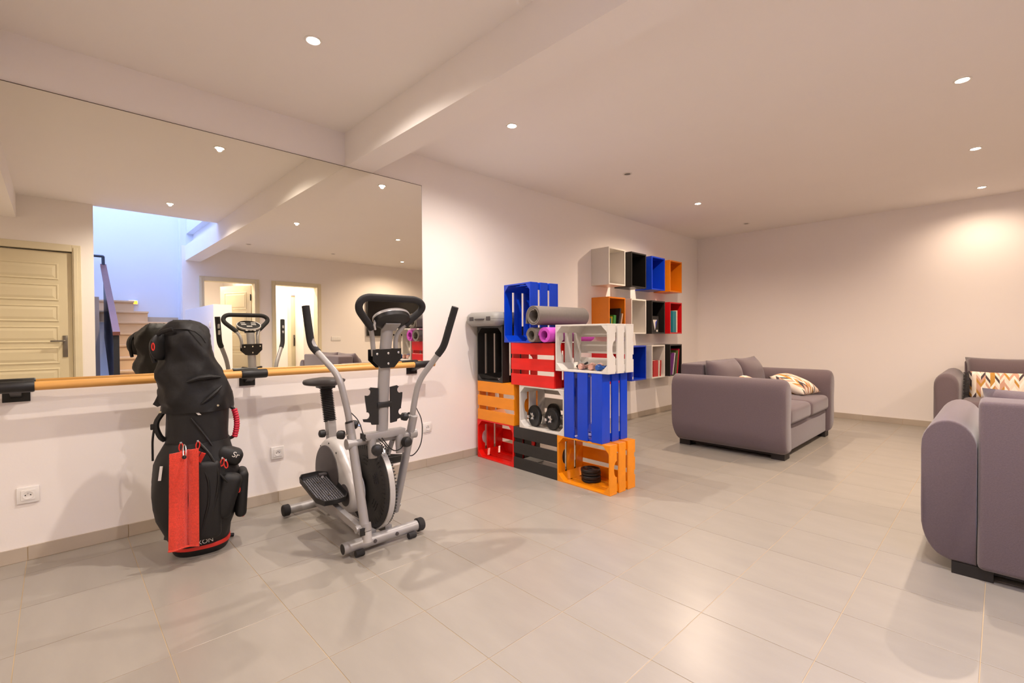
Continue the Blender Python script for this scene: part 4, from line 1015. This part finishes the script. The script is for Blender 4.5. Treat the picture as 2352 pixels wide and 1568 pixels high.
# dumbbell rack plates beside the column
def rack(s):
    y0 = 1.247+s*0.036; P = [(y0, 0.860), (y0+s*0.040, 0.866), (y0+s*0.046, 0.860)]
    def bite(yc, zc, r, a0, a1, k0=9): return [(yc+s*r*math.cos(a0+(a1-a0)*k/k0), zc+r*math.sin(a0+(a1-a0)*k/k0)) for k in range(k0+1)]
    P += bite(y0+s*0.058, 0.842, 0.018, PI*0.60, PI*1.65)
    P += [(y0+s*0.072, 0.826), (y0+s*0.070, 0.800), (y0+s*0.062, 0.745)]
    P += bite(y0+s*0.064, 0.722, 0.018, PI*0.5, PI*1.6)
    P += [(y0+s*0.084, 0.706), (y0+s*0.080, 0.692), (y0+s*0.040, 0.684), (y0+s*0.036, 0.672), (y0, 0.668)]
    return P
for s in (-1, 1): eo('dumbbell_rack', yz_plate(rack(s), 1.172, 0.010), 'black_plastic', smooth=0)
eo('rack_clamp', MB().rbox(1.160, 1.247, 0.77, 0.055, 0.085, 0.030, 0.004, 2), 'black_plastic')
# fixed loop handle
loop = smooth_path([(1.200,1.178,1.03),(1.205,1.168,1.125),(1.240,1.142,1.175),(1.290,1.046,1.268),(1.300,1.072,1.322),(1.300,1.385,1.322),(1.292,1.425,1.280),(1.245,1.318,1.178),(1.205,1.300,1.125),(1.200,1.306,1.03)], 0.045, 6)
eo('loop_handle', MB().tube(loop, 0.0125, 14), 'grey_paint')
fo = smooth_path([(1.238,1.148,1.172),(1.290,1.046,1.268),(1.300,1.072,1.322),(1.300,1.385,1.322),(1.292,1.425,1.280),(1.252,1.330,1.190)], 0.045, 8)
eo('foam_grip', MB().tube(fo, 0.0185, 16), 'black_foam')
# console
CT_ = Matrix.Translation((1.262, 1.247, 1.224)) @ Matrix.Rotation(math.radians(-33), 4, 'Y') @ Matrix.Scale(1.12, 4)
def ell(rx, ry, z, n=40): return [tuple(CT_ @ Vector((rx*math.cos(2*PI*k/n), ry*math.sin(2*PI*k/n), z))) for k in range(n)]
cs = eo('console', MB().loft([ell(0.050,0.070,-0.026), ell(0.062,0.084,-0.020), ell(0.066,0.088,-0.004), ell(0.064,0.086,0.0)]), 'black_plastic')
eo('console_rim', MB().loft([ell(0.0665,0.0885,-0.003), ell(0.0685,0.0905,0.003), ell(0.0665,0.0885,0.010), ell(0.060,0.082,0.011)], cap=False), 'silver_plastic', cs)
eo('console_face', MB().loft([ell(0.0605,0.0825,0.002), ell(0.0605,0.0825,0.0095)]), 'black_plastic', cs)
for x, y, w, h in ((0.030,-0.038,0.013,0.034),(0.030,0.038,0.013,0.034),(0.006,-0.036,0.013,0.036),(0.006,0.036,0.013,0.036),(-0.020,0.0,0.016,0.040)):
    eo('display_window', MB().box(x, y, 0.0102, w, h, 0.0012, CT_), 'silver_plastic', cs, 0)
for y in (-0.028, 0.0, 0.028): eo('button', MB().rbox(-0.0655, y, 0.0, 0.008, 0.018, 0.008, 0.003, 2, CT_), 'white_plastic', cs)
eo('console_mount', MB().box(-0.028, 0, -0.030, 0.055, 0.075, 0.006, CT_), 'grey_paint', cs, 0)
eo('heart_sensor_clip', MB().tube([(1.262,1.156,1.215),(1.262,1.150,1.185),(1.252,1.160,1.165)], 0.006, 8), 'silver_plastic', cs)
# swinging arms
def arm(name, pts, grip_pts, rad=0.06):
    sp_ = smooth_path(pts, rad, 6)
    a = eo(name, MB().tube(sp_, 0.0165, 16), 'grey_paint')
    P0, P1 = Vector(pts[0]), Vector(pts[1]); eo('lower_tube', MB().tube([P0, P0.lerp(P1, 0.5), P1, P1+(P1-P0).normalized()*0.11], 0.0225, 18), 'grey_paint', a)
    g = eo('hand_grip', MB().tube(smooth_path(grip_pts, 0.04, 6), 0.0195, 16), 'black_foam', a)
    return a
la = arm('swing_arm', [(1.255,1.102,0.125),(1.150,1.082,0.585),(1.135,1.068,0.740),(1.105,1.035,0.930),(0.962,0.953,1.085),(0.940,0.936,1.280)], [(0.995,0.972,1.050),(0.962,0.952,1.085),(0.950,0.944,1.180),(0.938,0.935,1.290)])
ra = arm('swing_arm', [(1.010,1.402,0.120),(1.150,1.420,0.585),(1.172,1.430,0.740),(1.190,1.452,0.880),(1.300,1.546,1.070),(1.370,1.570,1.278)], [(1.272,1.524,1.025),(1.300,1.546,1.070),(1.335,1.558,1.175),(1.374,1.571,1.288)])
for A, y, q in ((la, 1.075, -1), (ra, 1.428, 1)):
    eo('pivot_collar', MB().tube([(1.150, y-0.028*0+q*0.026, 0.585), (1.150, y-q*0.02, 0.585)], 0.027, 18), 'grey_paint', A)
    eo('clamp_band', MB().tube([(1.140, y+q*0.004, 0.690), (1.138, y+q*0.006, 0.700)], 0.0185, 14), 'black_plastic', A)
eo('pulse_pad', MB().rbox(0.930, 0.941, 1.215, 0.012, 0.016, 0.038, 0.004, 2), 'silver_plastic', la); eo('pulse_pad', MB().rbox(0.935, 0.945, 1.165, 0.012, 0.016, 0.038, 0.004, 2), 'silver_plastic', la)
eo('pulse_pad', MB().rbox(1.332, 1.562, 1.215, 0.012, 0.016, 0.038, 0.004, 2), 'silver_plastic', ra); eo('pulse_pad', MB().rbox(1.316, 1.556, 1.165, 0.012, 0.016, 0.038, 0.004, 2), 'silver_plastic', ra)
knob((1.142, 1.060, 0.63), (-0.6,-0.9,0.1), 0.022); knob((1.165, 1.412, 0.68), (-0.3,-1,0.2), 0.022)
eo('lower_collar', MB().tube([(1.258,1.102,0.165),(1.250,1.101,0.20)], 0.024, 16), 'grey_paint', la)
eo('lower_sleeve', MB().tube([(1.262,1.103,0.110),(1.258,1.102,0.165)], 0.0215, 16), 'silver_plastic', la)
# pedal links and pedals
def sqbar(p0, p1, w, h):
    P0, P1 = Vector(p0), Vector(p1); d = (P1-P0).normalized(); sd = Vector((0,1,0)); up = d.cross(sd).normalized()
    if up.z < 0: up = -up
    return MB().loft([[tuple(P+sd*a*w/2+up*b*h/2) for a, b in ((-1,-1),(1,-1),(1,1),(-1,1))] for P in (P0, P1)])
eo('pedal_link', sqbar((1.262, 1.078, 0.168), (0.74, 1.072, 0.235), 0.030, 0.034), 'grey_paint', smooth=0)
eo('link_joint', MB().tube([(1.235, 1.052, 0.175), (1.235, 1.112, 0.175)], 0.018, 12), 'grey_paint')
eo('link_end_cap', MB().bb(1.262, 1.272, 1.062, 1.095, 0.150, 0.186), 'black_plastic', smooth=0)
eo('pedal_link', sqbar((1.005, 1.425, 0.135), (0.66, 1.428, 0.40), 0.030, 0.034), 'grey_paint', smooth=0)
def pedal(cx, cy, cz, tilt):
    T = Matrix.Translation((cx, cy, cz)) @ Matrix.Rotation(tilt, 4, 'Y')
    P = [(-0.155,-0.062),(-0.125,-0.082),(0.10,-0.082),(0.150,-0.055),(0.158,0.0),(0.150,0.055),(0.115,0.078),(-0.05,0.078),(-0.13,0.070),(-0.158,0.03)]
    def sc(k, z): return [tuple(T @ Vector((x*k, y*k, z))) for x, y in P]
    o = eo('pedal', MB().loft([sc(0.92, -0.016), sc(1.0, -0.006), sc(1.04, 0.024), sc(1.0, 0.025), sc(0.955, 0.004), sc(0.93, 0.0)]), 'black_plastic', smooth=30)
    mb = MB()
    for i in range(22):
        for j in range(11):
            x, y = -0.128+0.0122*i, -0.062+0.0122*j
            if abs(x) > 0.12 and abs(y) > 0.045: continue
            mb.box(x, y, 0.002, 0.0075, 0.0055, 0.004, T)
    tag(eo('tread_studs', mb, 'pedal_tread', o, 0), kind='stuff')
    for x in (-0.075, 0.075): eo('pedal_bolt', MB().tube([tuple(T @ Vector((x, 0.0, 0.0))), tuple(T @ Vector((x, 0.0, 0.006)))], 0.008, 10), 'handle_metal', o)
pedal(0.87, 1.045, 0.295, math.radians(14))
pedal(0.80, 1.440, 0.365, math.radians(-10))
eo('pedal_post', MB().tube([(0.885, 1.068, 0.218), (0.885, 1.062, 0.275)], 0.016, 10), 'grey_paint')
eo('pedal_post', MB().tube([(0.80, 1.432, 0.30), (0.80, 1.436, 0.35)], 0.016, 10), 'grey_paint')
# cables
for pts in ([(1.165,1.45,0.73),(1.20,1.47,0.66),(1.19,1.47,0.52),(1.12,1.45,0.44),(1.10,1.42,0.47),(1.14,1.40,0.60)], [(1.13,1.085,0.74),(1.17,1.11,0.70),(1.19,1.12,0.63),(1.19,1.14,0.60)], [(1.20,1.22,0.60),(1.22,1.27,0.52),(1.22,1.33,0.53),(1.20,1.36,0.58)], [(1.20,1.20,0.60),(1.23,1.24,0.55),(1.17,1.27,0.50),(1.12,1.28,0.54)]):
    eo('cable', MB().tube(smooth_path(pts, 0.06, 6), 0.003, 6), 'black_plastic')
